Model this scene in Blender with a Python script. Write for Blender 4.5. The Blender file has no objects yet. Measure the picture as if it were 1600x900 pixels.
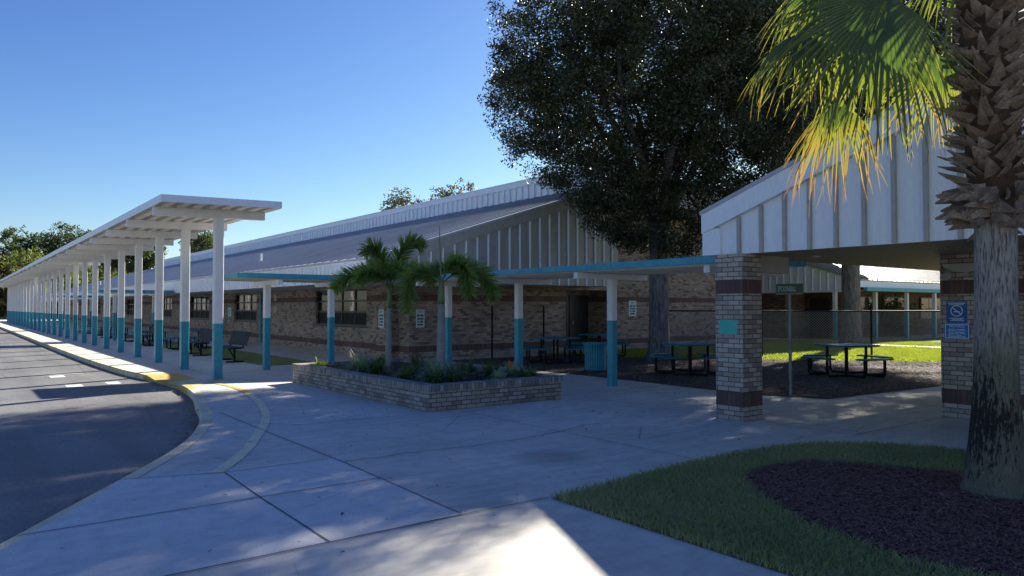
import bpy, math, random
import numpy as np
from mathutils import Vector, Matrix
R = math.radians
random.seed(7)
rng = np.random.default_rng(11)
SC = bpy.context.scene
COL = SC.collection
EYE = 1.65

# ------------------------------------------------------------------ node helpers
def new_mat(name):
    m = bpy.data.materials.new(name); m.use_nodes = True
    nt = m.node_tree; b = nt.nodes['Principled BSDF']
    return m, nt, b
def nd(nt, t, **kw):
    n = nt.nodes.new(t)
    for k, v in kw.items():
        if k in n.inputs: n.inputs[k].default_value = v
        else: setattr(n, k, v)
    return n
def lk(nt, a, b): nt.links.new(a, b)
def ramp(nt, stops, interp='LINEAR'):
    r = nt.nodes.new('ShaderNodeValToRGB'); cr = r.color_ramp; cr.interpolation = interp
    while len(cr.elements) < len(stops): cr.elements.new(0.5)
    for e, (p, c) in zip(cr.elements, stops):
        e.position = p; e.color = (c[0], c[1], c[2], 1) if len(c) == 3 else c
    return r
def pos(nt, scale=(1, 1, 1)):
    g = nt.nodes.new('ShaderNodeNewGeometry')
    mp = nd(nt, 'ShaderNodeMapping'); mp.inputs['Scale'].default_value = scale
    lk(nt, g.outputs['Position'], mp.inputs['Vector'])
    return mp.outputs['Vector']
def noise(nt, vec, scale, detail=4, rough=.55):
    n = nd(nt, 'ShaderNodeTexNoise'); n.inputs['Scale'].default_value = scale
    n.inputs['Detail'].default_value = detail; n.inputs['Roughness'].default_value = rough
    lk(nt, vec, n.inputs['Vector']); return n.outputs['Fac']
def mixc(nt, fac, a, b, mode='MIX'):
    m = nd(nt, 'ShaderNodeMix', data_type='RGBA', blend_type=mode)
    for k, v in ((0, fac), (6, a), (7, b)):
        if isinstance(v, (int, float)): m.inputs[k].default_value = v
        elif isinstance(v, tuple): m.inputs[k].default_value = (*v, 1) if len(v) == 3 else v
        else: lk(nt, v, m.inputs[k])
    return m.outputs[2]
def mth(nt, op, a, b=0.0):
    m = nd(nt, 'ShaderNodeMath', operation=op)
    for k, v in ((0, a), (1, b)):
        if isinstance(v, (int, float)): m.inputs[k].default_value = v
        else: lk(nt, v, m.inputs[k])
    return m.outputs[0]
def bump(nt, bs, h, strength=.4, dist=.01):
    n = nd(nt, 'ShaderNodeBump'); n.inputs['Strength'].default_value = strength
    n.inputs['Distance'].default_value = dist
    lk(nt, h, n.inputs['Height']); lk(nt, n.outputs['Normal'], bs.inputs['Normal'])

M = {}
def mat_noise(key, stops, scale=3.0, rough=.7, fine=None, stretch=(1, 1, 1), bstr=0.0, bscale=40, bdist=.01, spec=.5, metallic=0):
    """base colour from two noises, optional bump"""
    m, nt, b = new_mat(key); v = pos(nt, stretch)
    n1 = noise(nt, v, scale, 6, .6)
    r = ramp(nt, stops); lk(nt, n1, r.inputs['Fac'])
    c = r.outputs['Color']
    if fine:
        n2 = noise(nt, v, fine[0], 3, .6)
        r2 = ramp(nt, [(.3, (1 - fine[1],) * 3), (.7, (1 + fine[1],) * 3)]); lk(nt, n2, r2.inputs['Fac'])
        c = mixc(nt, 1.0, c, r2.outputs['Color'], 'MULTIPLY')
    lk(nt, c, b.inputs['Base Color'])
    b.inputs['Roughness'].default_value = rough; b.inputs['Specular IOR Level'].default_value = spec
    b.inputs['Metallic'].default_value = metallic
    if bstr: bump(nt, b, noise(nt, v, bscale, 4), bstr, bdist)
    M[key] = m; return m

def mat_leaf(key, c1, c2, trans=.35, rough=.45, tcol=None, scale=1.5):
    m, nt, b = new_mat(key); v = pos(nt)
    n1 = noise(nt, v, scale, 4); n2 = noise(nt, v, 14, 2)
    f = mth(nt, 'ADD', mth(nt, 'MULTIPLY', n1, .6), mth(nt, 'MULTIPLY', n2, .4))
    r = ramp(nt, [(.33, c1), (.67, c2)]); lk(nt, f, r.inputs['Fac'])
    lk(nt, r.outputs['Color'], b.inputs['Base Color'])
    b.inputs['Roughness'].default_value = rough
    t = nd(nt, 'ShaderNodeBsdfTranslucent')
    if tcol: t.inputs['Color'].default_value = (*tcol, 1)
    else:
        tc = mixc(nt, 1.0, r.outputs['Color'], (1.6, 1.7, .7), 'MULTIPLY'); lk(nt, tc, t.inputs['Color'])
    mx = nd(nt, 'ShaderNodeMixShader'); mx.inputs['Fac'].default_value = trans
    lk(nt, b.outputs[0], mx.inputs[1]); lk(nt, t.outputs[0], mx.inputs[2])
    lk(nt, mx.outputs[0], nt.nodes['Material Output'].inputs['Surface'])
    M[key] = m; return m

def mat_brick(key, pal, mortar, bands=True, soldier_pal=None, bw=.215, rh=.076, soldier_only=False):
    m, nt, b = new_mat(key)
    uv = nd(nt, 'ShaderNodeUVMap')
    def br(w, h, off, loc=(0, 0, 0)):
        mp = nd(nt, 'ShaderNodeMapping'); mp.inputs['Location'].default_value = loc
        lk(nt, uv.outputs['UV'], mp.inputs['Vector'])
        t = nd(nt, 'ShaderNodeTexBrick'); t.offset = off
        t.inputs['Color1'].default_value = (0, 0, 0, 1); t.inputs['Color2'].default_value = (1, 1, 1, 1)
        t.inputs['Mortar'].default_value = (.5, .5, .5, 1)
        t.inputs['Scale'].default_value = 1; t.inputs['Mortar Size'].default_value = .006
        t.inputs['Mortar Smooth'].default_value = .3
        t.inputs['Brick Width'].default_value = w; t.inputs['Row Height'].default_value = h
        lk(nt, mp.outputs['Vector'], t.inputs['Vector']); return t
    v = pos(nt)
    n1 = noise(nt, v, 55, 4, .7)
    def colour(t, p):
        n = len(p)
        r = ramp(nt, [(i / n, c) for i, c in enumerate(p)], 'CONSTANT'); lk(nt, t.outputs['Color'], r.inputs['Fac'])
        r2 = ramp(nt, [(.25, (.62,) * 3), (.75, (1.35,) * 3)]); lk(nt, n1, r2.inputs['Fac'])
        c = mixc(nt, .8, r.outputs['Color'], r2.outputs['Color'], 'MULTIPLY')
        return mixc(nt, t.outputs['Fac'], c, mortar)
    t1 = br(bw, rh, .5)
    t2 = br(.075, .205, 0, (0, -.21, 0))
    c1 = colour(t1, pal); fac = t1.outputs['Fac']
    if soldier_only:
        c1 = colour(t2, soldier_pal or pal); fac = t2.outputs['Fac']
    if bands:
        c2 = colour(t2, soldier_pal)
        sep = nd(nt, 'ShaderNodeSeparateXYZ'); g = nt.nodes.new('ShaderNodeNewGeometry')
        lk(nt, g.outputs['Position'], sep.inputs[0]); z = sep.outputs['Z']
        def inb(a, c): return mth(nt, 'MULTIPLY', mth(nt, 'GREATER_THAN', z, a), mth(nt, 'LESS_THAN', z, c))
        k = mth(nt, 'ADD', inb(.21, .415), inb(1.85, 2.055))
        c1 = mixc(nt, k, c1, c2)
        mm = nd(nt, 'ShaderNodeMix'); lk(nt, k, mm.inputs[0]); lk(nt, t1.outputs['Fac'], mm.inputs[2]); lk(nt, t2.outputs['Fac'], mm.inputs[3])
        fac = mm.outputs[0]
    # weathering
    n3 = noise(nt, v, 1.3, 4); r3 = ramp(nt, [(.3, (.8,) * 3), (.7, (1.1,) * 3)]); lk(nt, n3, r3.inputs['Fac'])
    c1 = mixc(nt, 1.0, c1, r3.outputs['Color'], 'MULTIPLY')
    lk(nt, c1, b.inputs['Base Color']); b.inputs['Roughness'].default_value = .85
    h = mth(nt, 'SUBTRACT', mth(nt, 'MULTIPLY', n1, .35), fac)
    bump(nt, b, h, .7, .008)
    M[key] = m; return m

# ------------------------------------------------------------------ materials
def build_materials():
    mat_noise('grass_ground', [(.3, (.12, .135, .075)), (.6, (.17, .18, .10)), (.8, (.21, .20, .12))], 4, .9, (60, .35), bstr=.6, bscale=90, bdist=.03)
    mat_noise('lawn_ground', [(.3, (.16, .19, .03)), (.6, (.22, .25, .04)), (.8, (.27, .26, .07))], 2.5, .9, (70, .45), bstr=.8, bscale=110, bdist=.04)
    mat_noise('mulch_ground', [(.3, (.04, .02, .017)), (.7, (.10, .055, .044))], 9, .95, (90, .5), bstr=1, bscale=60, bdist=.04)
    mat_noise('litter_ground', [(.3, (.035, .026, .02)), (.55, (.075, .056, .042)), (.75, (.12, .09, .065))], 7, .95, (80, .5), bstr=1, bscale=60, bdist=.04)
    mat_noise('soil', [(.3, (.02, .015, .011)), (.7, (.05, .035, .026))], 9, .95, (90, .5), bstr=1, bscale=60, bdist=.04)
    # asphalt with aggregate speckle and tyre-worn bands
    m, nt, b = new_mat('asphalt'); v = pos(nt)
    n1 = noise(nt, v, .5, 5); n2 = noise(nt, v, 130, 2, .7)
    r1 = ramp(nt, [(.3, (.12, .12, .12)), (.7, (.17, .17, .163))]); lk(nt, n1, r1.inputs['Fac'])
    r2 = ramp(nt, [(.32, (.35,) * 3), (.5, (.95,) * 3), (.70, (2.3,) * 3)]); lk(nt, n2, r2.inputs['Fac'])
    c = mixc(nt, .85, r1.outputs['Color'], r2.outputs['Color'], 'MULTIPLY')
    n3 = noise(nt, pos(nt, (1.4, .12, 1)), 1.1, 5); r3 = ramp(nt, [(.35, (.82,) * 3), (.65, (1.08,) * 3)]); lk(nt, n3, r3.inputs['Fac'])
    c = mixc(nt, 1.0, c, r3.outputs['Color'], 'MULTIPLY')
    n4 = noise(nt, v, 22, 5, .7); r4 = ramp(nt, [(.3, (.72,) * 3), (.7, (1.28,) * 3)]); lk(nt, n4, r4.inputs['Fac'])
    c = mixc(nt, 1.0, c, r4.outputs['Color'], 'MULTIPLY')
    v2 = nd(nt, 'ShaderNodeTexVoronoi', feature='DISTANCE_TO_EDGE'); v2.inputs['Scale'].default_value = .3
    lk(nt, mixc(nt, .3, v, nd(nt, 'ShaderNodeTexNoise', Scale=1.2, Detail=7).outputs['Color'], 'ADD'), v2.inputs['Vector'])
    r6 = ramp(nt, [(.0, (.35,) * 3), (.006, (1,) * 3)]); lk(nt, v2.outputs['Distance'], r6.inputs['Fac'])
    c = mixc(nt, .55, c, r6.outputs['Color'], 'MULTIPLY')
    lk(nt, c, b.inputs['Base Color']); b.inputs['Roughness'].default_value = .62
    bump(nt, b, n2, .8, .006); M['asphalt'] = m
    # concrete walks: blotchy, streaked, fine grain
    for key, lo, hi, st in (('concrete', (.52, .50, .43), (.67, .64, .56), .84), ('concrete_new', (.60, .59, .55), (.68, .67, .63), .93)):
        m, nt, b = new_mat(key); v = pos(nt)
        n1 = noise(nt, v, .7, 8, .66); r1 = ramp(nt, [(.34, lo), (.66, hi)]); lk(nt, n1, r1.inputs['Fac'])
        n2 = noise(nt, pos(nt, (.35, 2.2, 1)), 3.0, 6, .6); r2 = ramp(nt, [(.36, (st,) * 3), (.58, (1,) * 3)]); lk(nt, n2, r2.inputs['Fac'])
        c = mixc(nt, .8, r1.outputs['Color'], r2.outputs['Color'], 'MULTIPLY')
        n3 = noise(nt, v, 150, 4, .75); r3 = ramp(nt, [(.3, (.80,) * 3), (.7, (1.2,) * 3)]); lk(nt, n3, r3.inputs['Fac'])
        c = mixc(nt, 1.0, c, r3.outputs['Color'], 'MULTIPLY')
        n4 = noise(nt, v, 6, 6, .6); r4 = ramp(nt, [(.36, (.90, .89, .87)), (.52, (1,) * 3), (.66, (1.04,) * 3), (.72, (.78, .76, .72))]); lk(nt, n4, r4.inputs['Fac'])
        c = mixc(nt, .9, c, r4.outputs['Color'], 'MULTIPLY')
        vo = nd(nt, 'ShaderNodeTexVoronoi'); vo.inputs['Scale'].default_value = 3.3; lk(nt, v, vo.inputs['Vector'])     # gum spots
        r5 = ramp(nt, [(.035, (.38, .36, .34)), (.06, (1,) * 3)]); lk(nt, vo.outputs['Distance'], r5.inputs['Fac'])
        c = mixc(nt, .8, c, r5.outputs['Color'], 'MULTIPLY')
        v2 = nd(nt, 'ShaderNodeTexVoronoi', feature='DISTANCE_TO_EDGE'); v2.inputs['Scale'].default_value = .42              # hairline cracks
        wv = mixc(nt, .22, v, nd(nt, 'ShaderNodeTexNoise', Scale=1.6, Detail=6).outputs['Color'], 'ADD'); lk(nt, wv, v2.inputs['Vector'])
        gate = ramp(nt, [(.5, (0, 0, 0)), (.58, (1, 1, 1))]); lk(nt, noise(nt, v, .5, 2), gate.inputs['Fac'])
        r6 = ramp(nt, [(.0, (1, 1, 1)), (.0035, (0, 0, 0))]); lk(nt, v2.outputs['Distance'], r6.inputs['Fac'])
        c = mixc(nt, mth(nt, 'MULTIPLY', mth(nt, 'MULTIPLY', r6.outputs['Color'], gate.outputs['Color']), .6 if key == 'concrete' else .3), c, (.10, .095, .09))
        if key == 'concrete':          # a dark oily stain with its own outline
            sx = nd(nt, 'ShaderNodeVectorMath', operation='DISTANCE'); wv2 = mixc(nt, .9, v, nd(nt, 'ShaderNodeTexNoise', Scale=1.1, Detail=6).outputs['Color'], 'ADD')
            lk(nt, wv2, sx.inputs[0]); sx.inputs[1].default_value = (5.75, 6.75, .45)
            r7 = ramp(nt, [(.2, (.70, .69, .66)), (.55, (1,) * 3)]); lk(nt, sx.outputs['Value'], r7.inputs['Fac'])
            c = mixc(nt, 1.0, c, r7.outputs['Color'], 'MULTIPLY')
        lk(nt, c, b.inputs['Base Color']); b.inputs['Roughness'].default_value = .75
        bump(nt, b, n3, .35, .004); M[key] = m
    mat_noise('kerb_concrete', [(.3, (.54, .46, .31)), (.6, (.80, .68, .44)), (.8, (.85, .71, .42))], 2.2, .85, (60, .25), bstr=.3, bscale=80, bdist=.004)
    mat_noise('kerb_yellow', [(.3, (.30, .26, .17)), (.46, (.55, .38, .09)), (.8, (.62, .43, .10))], 5, .8, (60, .2))
    mat_noise('worn_yellow', [(.3, (.62, .56, .42)), (.55, (.84, .74, .47)), (.8, (.88, .75, .42))], 6, .85, (70, .2))
    mat_noise('road_paint', [(.3, (.6, .6, .6)), (.7, (.8, .8, .79))], 9, .7, (80, .12))
    mat_noise('joint', [(.3, (.05, .05, .05)), (.7, (.10, .10, .095))], 6, .95)
    mat_noise('white_paint', [(.3, (.74, .735, .72)), (.7, (.80, .795, .785))], 1.2, .45, (7, .04))
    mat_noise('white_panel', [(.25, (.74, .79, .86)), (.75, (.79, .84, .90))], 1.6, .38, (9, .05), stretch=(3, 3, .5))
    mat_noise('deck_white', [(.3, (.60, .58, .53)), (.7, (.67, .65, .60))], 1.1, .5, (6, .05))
    mat_noise('roof_metal', [(.3, (.33, .36, .42)), (.7, (.41, .44, .50))], .7, .42, (3, .05), stretch=(.3, 1, 1))
    mat_noise('grey_panel', [(.3, (.27, .275, .265)), (.7, (.34, .345, .33))], 1.6, .4, (9, .05), stretch=(3, 3, .5))
    mat_noise('teal_paint', [(.3, (.03, .255, .33)), (.7, (.04, .31, .385))], 2, .42, (11, .13))
    mat_noise('teal_roof', [(.3, (.035, .27, .36)), (.7, (.06, .36, .44))], 3, .5, (15, .12))
    mat_noise('teal_dark', [(.3, (.015, .12, .17)), (.7, (.03, .20, .25))], 3, .55, (14, .15), spec=.2)
    mat_noise('dark_metal', [(.3, (.012, .013, .015)), (.7, (.022, .024, .027))], 3, .6, spec=.12)
    mat_noise('navy_metal', [(.3, (.012, .015, .02)), (.7, (.022, .028, .036))], 3, .6, spec=.2)
    mat_noise('galvanised', [(.3, (.18, .20, .23)), (.7, (.27, .29, .31))], 8, .45, metallic=.6)
    mat_noise('fence_wire', [(.3, (.22, .22, .21)), (.7, (.31, .31, .29))], 8, .5)
    mat_noise('bronze_frame', [(.3, (.018, .016, .015)), (.7, (.03, .026, .023))], 3, .4)
    mat_noise('dark_panel', [(.3, (.010, .012, .015)), (.7, (.018, .02, .024))], 3, .6, spec=.2)
    mat_noise('door_paint', [(.3, (.02, .018, .017)), (.7, (.035, .03, .028))], 3, .4)
    mat_noise('soffit_board', [(.3, (.26, .20, .12)), (.7, (.36, .28, .17))], 2, .6, (20, .15), stretch=(.4, 3, 1))
    mat_noise('interior', [(.3, (.05, .05, .05)), (.7, (.08, .08, .08))], 2, .9)
    mat_noise('orange_plastic', [(.3, (.85, .10, .015)), (.7, (.95, .14, .02))], 4, .4)
    mat_noise('sign_blue', [(.3, (.012, .07, .33)), (.7, (.016, .085, .38))], 4, .4)
    mat_noise('sign_blue_bright', [(.3, (.015, .13, .50)), (.7, (.02, .15, .55))], 4, .4)
    mat_noise('sign_white', [(.3, (.72, .74, .74)), (.7, (.78, .79, .79))], 4, .45)
    mat_noise('sign_pale', [(.3, (.50, .66, .66)), (.7, (.58, .73, .72))], 4, .45)
    mat_noise('sign_ink', [(.3, (.03, .08, .09)), (.7, (.05, .11, .12))], 4, .5)
    mat_noise('sign_green', [(.3, (.008, .075, .055)), (.7, (.012, .095, .07))], 4, .4)
    mat_noise('sign_teal', [(.3, (.05, .42, .34)), (.7, (.06, .47, .38))], 4, .45)
    mat_noise('lamp_white', [(.3, (.34, .33, .31)), (.7, (.42, .41, .39))], 4, .4)
    m, nt, b = new_mat('window_glass'); b.inputs['Base Color'].default_value = (.012, .014, .016, 1)
    b.inputs['Roughness'].default_value = .04; b.inputs['Specular IOR Level'].default_value = .42
    bump(nt, b, noise(nt, pos(nt), 1.6, 2), .06, .05); M['window_glass'] = m
    tan = [(.30, .21, .17), (.39, .29, .235), (.43, .33, .27), (.34, .24, .195), (.41, .31, .255), (.46, .365, .30), (.19, .13, .11)]
    grey = [(.345, .285, .24), (.425, .36, .305), (.46, .395, .34), (.39, .33, .28), (.44, .375, .32), (.485, .42, .36), (.27, .22, .185)]
    grey2 = [tuple(.86 * q for q in c) for c in grey]
    red = [(.14, .072, .06), (.18, .09, .074), (.12, .062, .054), (.16, .08, .066)]
    redp = [(.12, .066, .06), (.15, .08, .072), (.10, .056, .053), (.135, .072, .065)]
    mat_brick('brick_wall', tan, (.19, .165, .14), True, red)
    mat_brick('brick_pillar', grey, (.06, .056, .052), True, redp, .195, .07)
    mat_brick('brick_planter', grey2, (.045, .042, .04), False, None, .19, .069)
    mat_brick('brick_rowlock', [(.20, .18, .165), (.31, .275, .245), (.38, .345, .305), (.25, .22, .195)], (.045, .042, .04), False, soldier_only=True)
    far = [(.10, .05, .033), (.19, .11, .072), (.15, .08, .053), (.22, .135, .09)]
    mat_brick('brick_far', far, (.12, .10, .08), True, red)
    # bark
    for key, lo, hi, st in (('oak_bark', (.07, .062, .055), (.28, .255, .23), (1, 1, .16)), ('pine_bark', (.04, .028, .02), (.13, .09, .065), (1, 1, .3))):
        m, nt, b = new_mat(key); v = pos(nt, st)
        n1 = noise(nt, v, 16, 6, .7); r = ramp(nt, [(.35, lo), (.65, hi)]); lk(nt, n1, r.inputs['Fac'])
        lk(nt, r.outputs['Color'], b.inputs['Base Color']); b.inputs['Roughness'].default_value = .95
        bump(nt, b, n1, 1, .05); M[key] = m
    # fan palm trunk: furrowed grey, black scorch-like stain and lichen low down
    m, nt, b = new_mat('palm_trunk'); v = pos(nt, (1, 1, .13)); vv = pos(nt)
    n1 = noise(nt, v, 62, 6, .68); r = ramp(nt, [(.38, (.075, .068, .06)), (.5, (.31, .285, .255)), (.68, (.46, .43, .39))]); lk(nt, n1, r.inputs['Fac'])
    sep = nd(nt, 'ShaderNodeSeparateXYZ'); lk(nt, vv, sep.inputs[0])
    # olive algae belt
    zz = sep.outputs['Z']
    al = nd(nt, 'ShaderNodeMapRange'); lk(nt, mth(nt, 'ADD', zz, mth(nt, 'MULTIPLY', noise(nt, v, 12, 3), .5)), al.inputs['Value'])
    al.inputs['From Min'].default_value = 1.72; al.inputs['From Max'].default_value = 1.45
    c = mixc(nt, mth(nt, 'MULTIPLY', al.outputs[0], .75), r.outputs['Color'], (.16, .145, .08))
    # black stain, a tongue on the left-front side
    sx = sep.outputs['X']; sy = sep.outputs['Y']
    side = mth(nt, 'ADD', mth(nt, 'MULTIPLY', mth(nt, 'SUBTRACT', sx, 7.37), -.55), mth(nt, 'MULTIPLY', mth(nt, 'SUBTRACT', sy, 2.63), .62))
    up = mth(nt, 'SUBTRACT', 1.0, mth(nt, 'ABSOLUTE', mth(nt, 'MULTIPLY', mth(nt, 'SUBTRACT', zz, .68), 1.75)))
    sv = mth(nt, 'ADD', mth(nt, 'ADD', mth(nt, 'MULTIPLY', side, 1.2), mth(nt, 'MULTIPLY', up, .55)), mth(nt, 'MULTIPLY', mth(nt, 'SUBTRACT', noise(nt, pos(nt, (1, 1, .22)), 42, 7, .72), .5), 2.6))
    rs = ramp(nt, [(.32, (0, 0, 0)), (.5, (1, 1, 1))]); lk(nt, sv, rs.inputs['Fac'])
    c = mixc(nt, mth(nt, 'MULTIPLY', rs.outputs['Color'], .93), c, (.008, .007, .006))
    # pale lichen flecks near the foot
    nl = noise(nt, vv, 46, 3, .6)
    lo = nd(nt, 'ShaderNodeMapRange'); lk(nt, zz, lo.inputs['Value']); lo.inputs['From Min'].default_value = 1.0; lo.inputs['From Max'].default_value = .2
    rl = ramp(nt, [(.62, (0, 0, 0)), (.68, (1, 1, 1))]); lk(nt, mth(nt, 'ADD', nl, mth(nt, 'MULTIPLY', mth(nt, 'SUBTRACT', lo.outputs[0], 1), .13)), rl.inputs['Fac'])
    c = mixc(nt, mth(nt, 'MULTIPLY', rl.outputs['Color'], .7), c, (.33, .34, .33))
    lk(nt, c, b.inputs['Base Color']); b.inputs['Roughness'].default_value = .9
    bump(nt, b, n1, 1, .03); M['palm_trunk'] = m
    mat_noise('boot', [(.25, (.09, .055, .04)), (.5, (.20, .15, .115)), (.75, (.36, .31, .26))], 5, .85, (50, .35), stretch=(1, 1, 1), bstr=.8, bscale=60, bdist=.01)
    mat_noise('boot_core', [(.3, (.03, .016, .01)), (.7, (.085, .045, .025))], 12, .95, (60, .3), bstr=1, bscale=50, bdist=.02)
    mat_noise('ring_trunk', [(.3, (.20, .20, .185)), (.7, (.31, .305, .285))], 3, .8, (30, .15), stretch=(.5, .5, 4))
    mat_noise('crownshaft', [(.3, (.10, .15, .06)), (.7, (.16, .20, .09))], 5, .5)
    mat_leaf('oak_leaf', (.016, .024, .009), (.045, .056, .02), .22, .42)
    mat_leaf('far_leaf', (.06, .085, .024), (.13, .16, .045), .4, .6)
    mat_leaf('pine_leaf', (.035, .055, .02), (.08, .105, .036), .3, .6)
    mat_leaf('pale_leaf', (.07, .08, .045), (.13, .13, .08), .15, .6)
    mat_leaf('olive_leaf', (.05, .055, .018), (.12, .11, .035), .3, .6)
    mat_leaf('fox_leaf', (.11, .17, .05), (.23, .31, .09), .4, .35)
    mat_leaf('lily_leaf', (.06, .105, .04), (.13, .19, .08), .3, .4, scale=4)
    mat_leaf('lily_pale', (.20, .26, .17), (.36, .41, .30), .3, .4, scale=4)
    mat_leaf('lily_lime', (.22, .30, .04), (.40, .46, .08), .35, .4, scale=4)
    mat_leaf('grass_blade', (.24, .29, .10), (.47, .45, .22), .4, .5, scale=1.2, tcol=(.42, .46, .14))
    mat_leaf('lawn_blade', (.20, .24, .03), (.32, .35, .05), .5, .5, scale=1.2)
    # fan palm leaf: green pleats, tips yellowing
    m, nt, b = new_mat('fan_leaf')
    at = nd(nt, 'ShaderNodeAttribute'); at.attribute_name = 'tip'
    n1 = noise(nt, pos(nt), 7, 3)
    f = mth(nt, 'ADD', at.outputs['Fac'], mth(nt, 'MULTIPLY', mth(nt, 'SUBTRACT', n1, .5), .55))
    r = ramp(nt, [(.0, (.045, .075, .03)), (.5, (.07, .11, .035)), (.78, (.14, .16, .04)), (.95, (.26, .17, .04)), (1, (.18, .11, .05))]); lk(nt, f, r.inputs['Fac'])
    rt = ramp(nt, [(.0, (.04, .085, .012)), (.4, (.12, .19, .02)), (.7, (.36, .36, .035)), (.95, (.52, .30, .05)), (1, (.4, .2, .06))]); lk(nt, f, rt.inputs['Fac'])
    lk(nt, r.outputs['Color'], b.inputs['Base Color']); b.inputs['Roughness'].default_value = .38
    t = nd(nt, 'ShaderNodeBsdfTranslucent'); lk(nt, rt.outputs['Color'], t.inputs['Color'])
    mx = nd(nt, 'ShaderNodeMixShader'); mx.inputs['Fac'].default_value = .42
    lk(nt, b.outputs[0], mx.inputs[1]); lk(nt, t.outputs[0], mx.inputs[2])
    lk(nt, mx.outputs[0], nt.nodes['Material Output'].inputs['Surface']); M['fan_leaf'] = m
    mat_noise('petiole', [(.3, (.10, .12, .03)), (.7, (.17, .18, .05))], 5, .5)
    mat_noise('mulch_chip', [(.2, (.08, .036, .028)), (.5, (.21, .105, .08)), (.68, (.36, .21, .165)), (.8, (.60, .43, .35))], 30, .9)
    mat_noise('leaf_litter', [(.2, (.06, .042, .03)), (.5, (.17, .125, .09)), (.75, (.34, .26, .19))], 25, .9)
build_materials()

# ------------------------------------------------------------------ mesh helpers
WLOC = {}
def tag(o, label=None, cat=None, group=None, kind=None):
    if label: o['label'] = label
    if cat: o['category'] = cat
    if group: o['group'] = group
    if kind: o['kind'] = kind
    return o
def thing(name, loc, label, cat, group=None, rz=0):
    o = bpy.data.objects.new(name, None); COL.objects.link(o)
    o.empty_display_size = .2
    o.location = loc; o.rotation_euler = (0, 0, rz); WLOC[o.name] = Vector(loc)
    return tag(o, label, cat, group)
def link_mesh(name, me, mats, parent):
    o = bpy.data.objects.new(name, me); COL.objects.link(o)
    for m in mats: me.materials.append(M[m])
    if parent is not None:
        o.parent = parent; WLOC[o.name] = WLOC.get(parent.name, Vector((0, 0, 0)))
    return o
def copy_tree(o, parent=None):
    c = o.copy(); COL.objects.link(c)
    if parent is not None: c.parent = parent
    for ch in list(o.children): copy_tree(ch, c)
    return c

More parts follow.
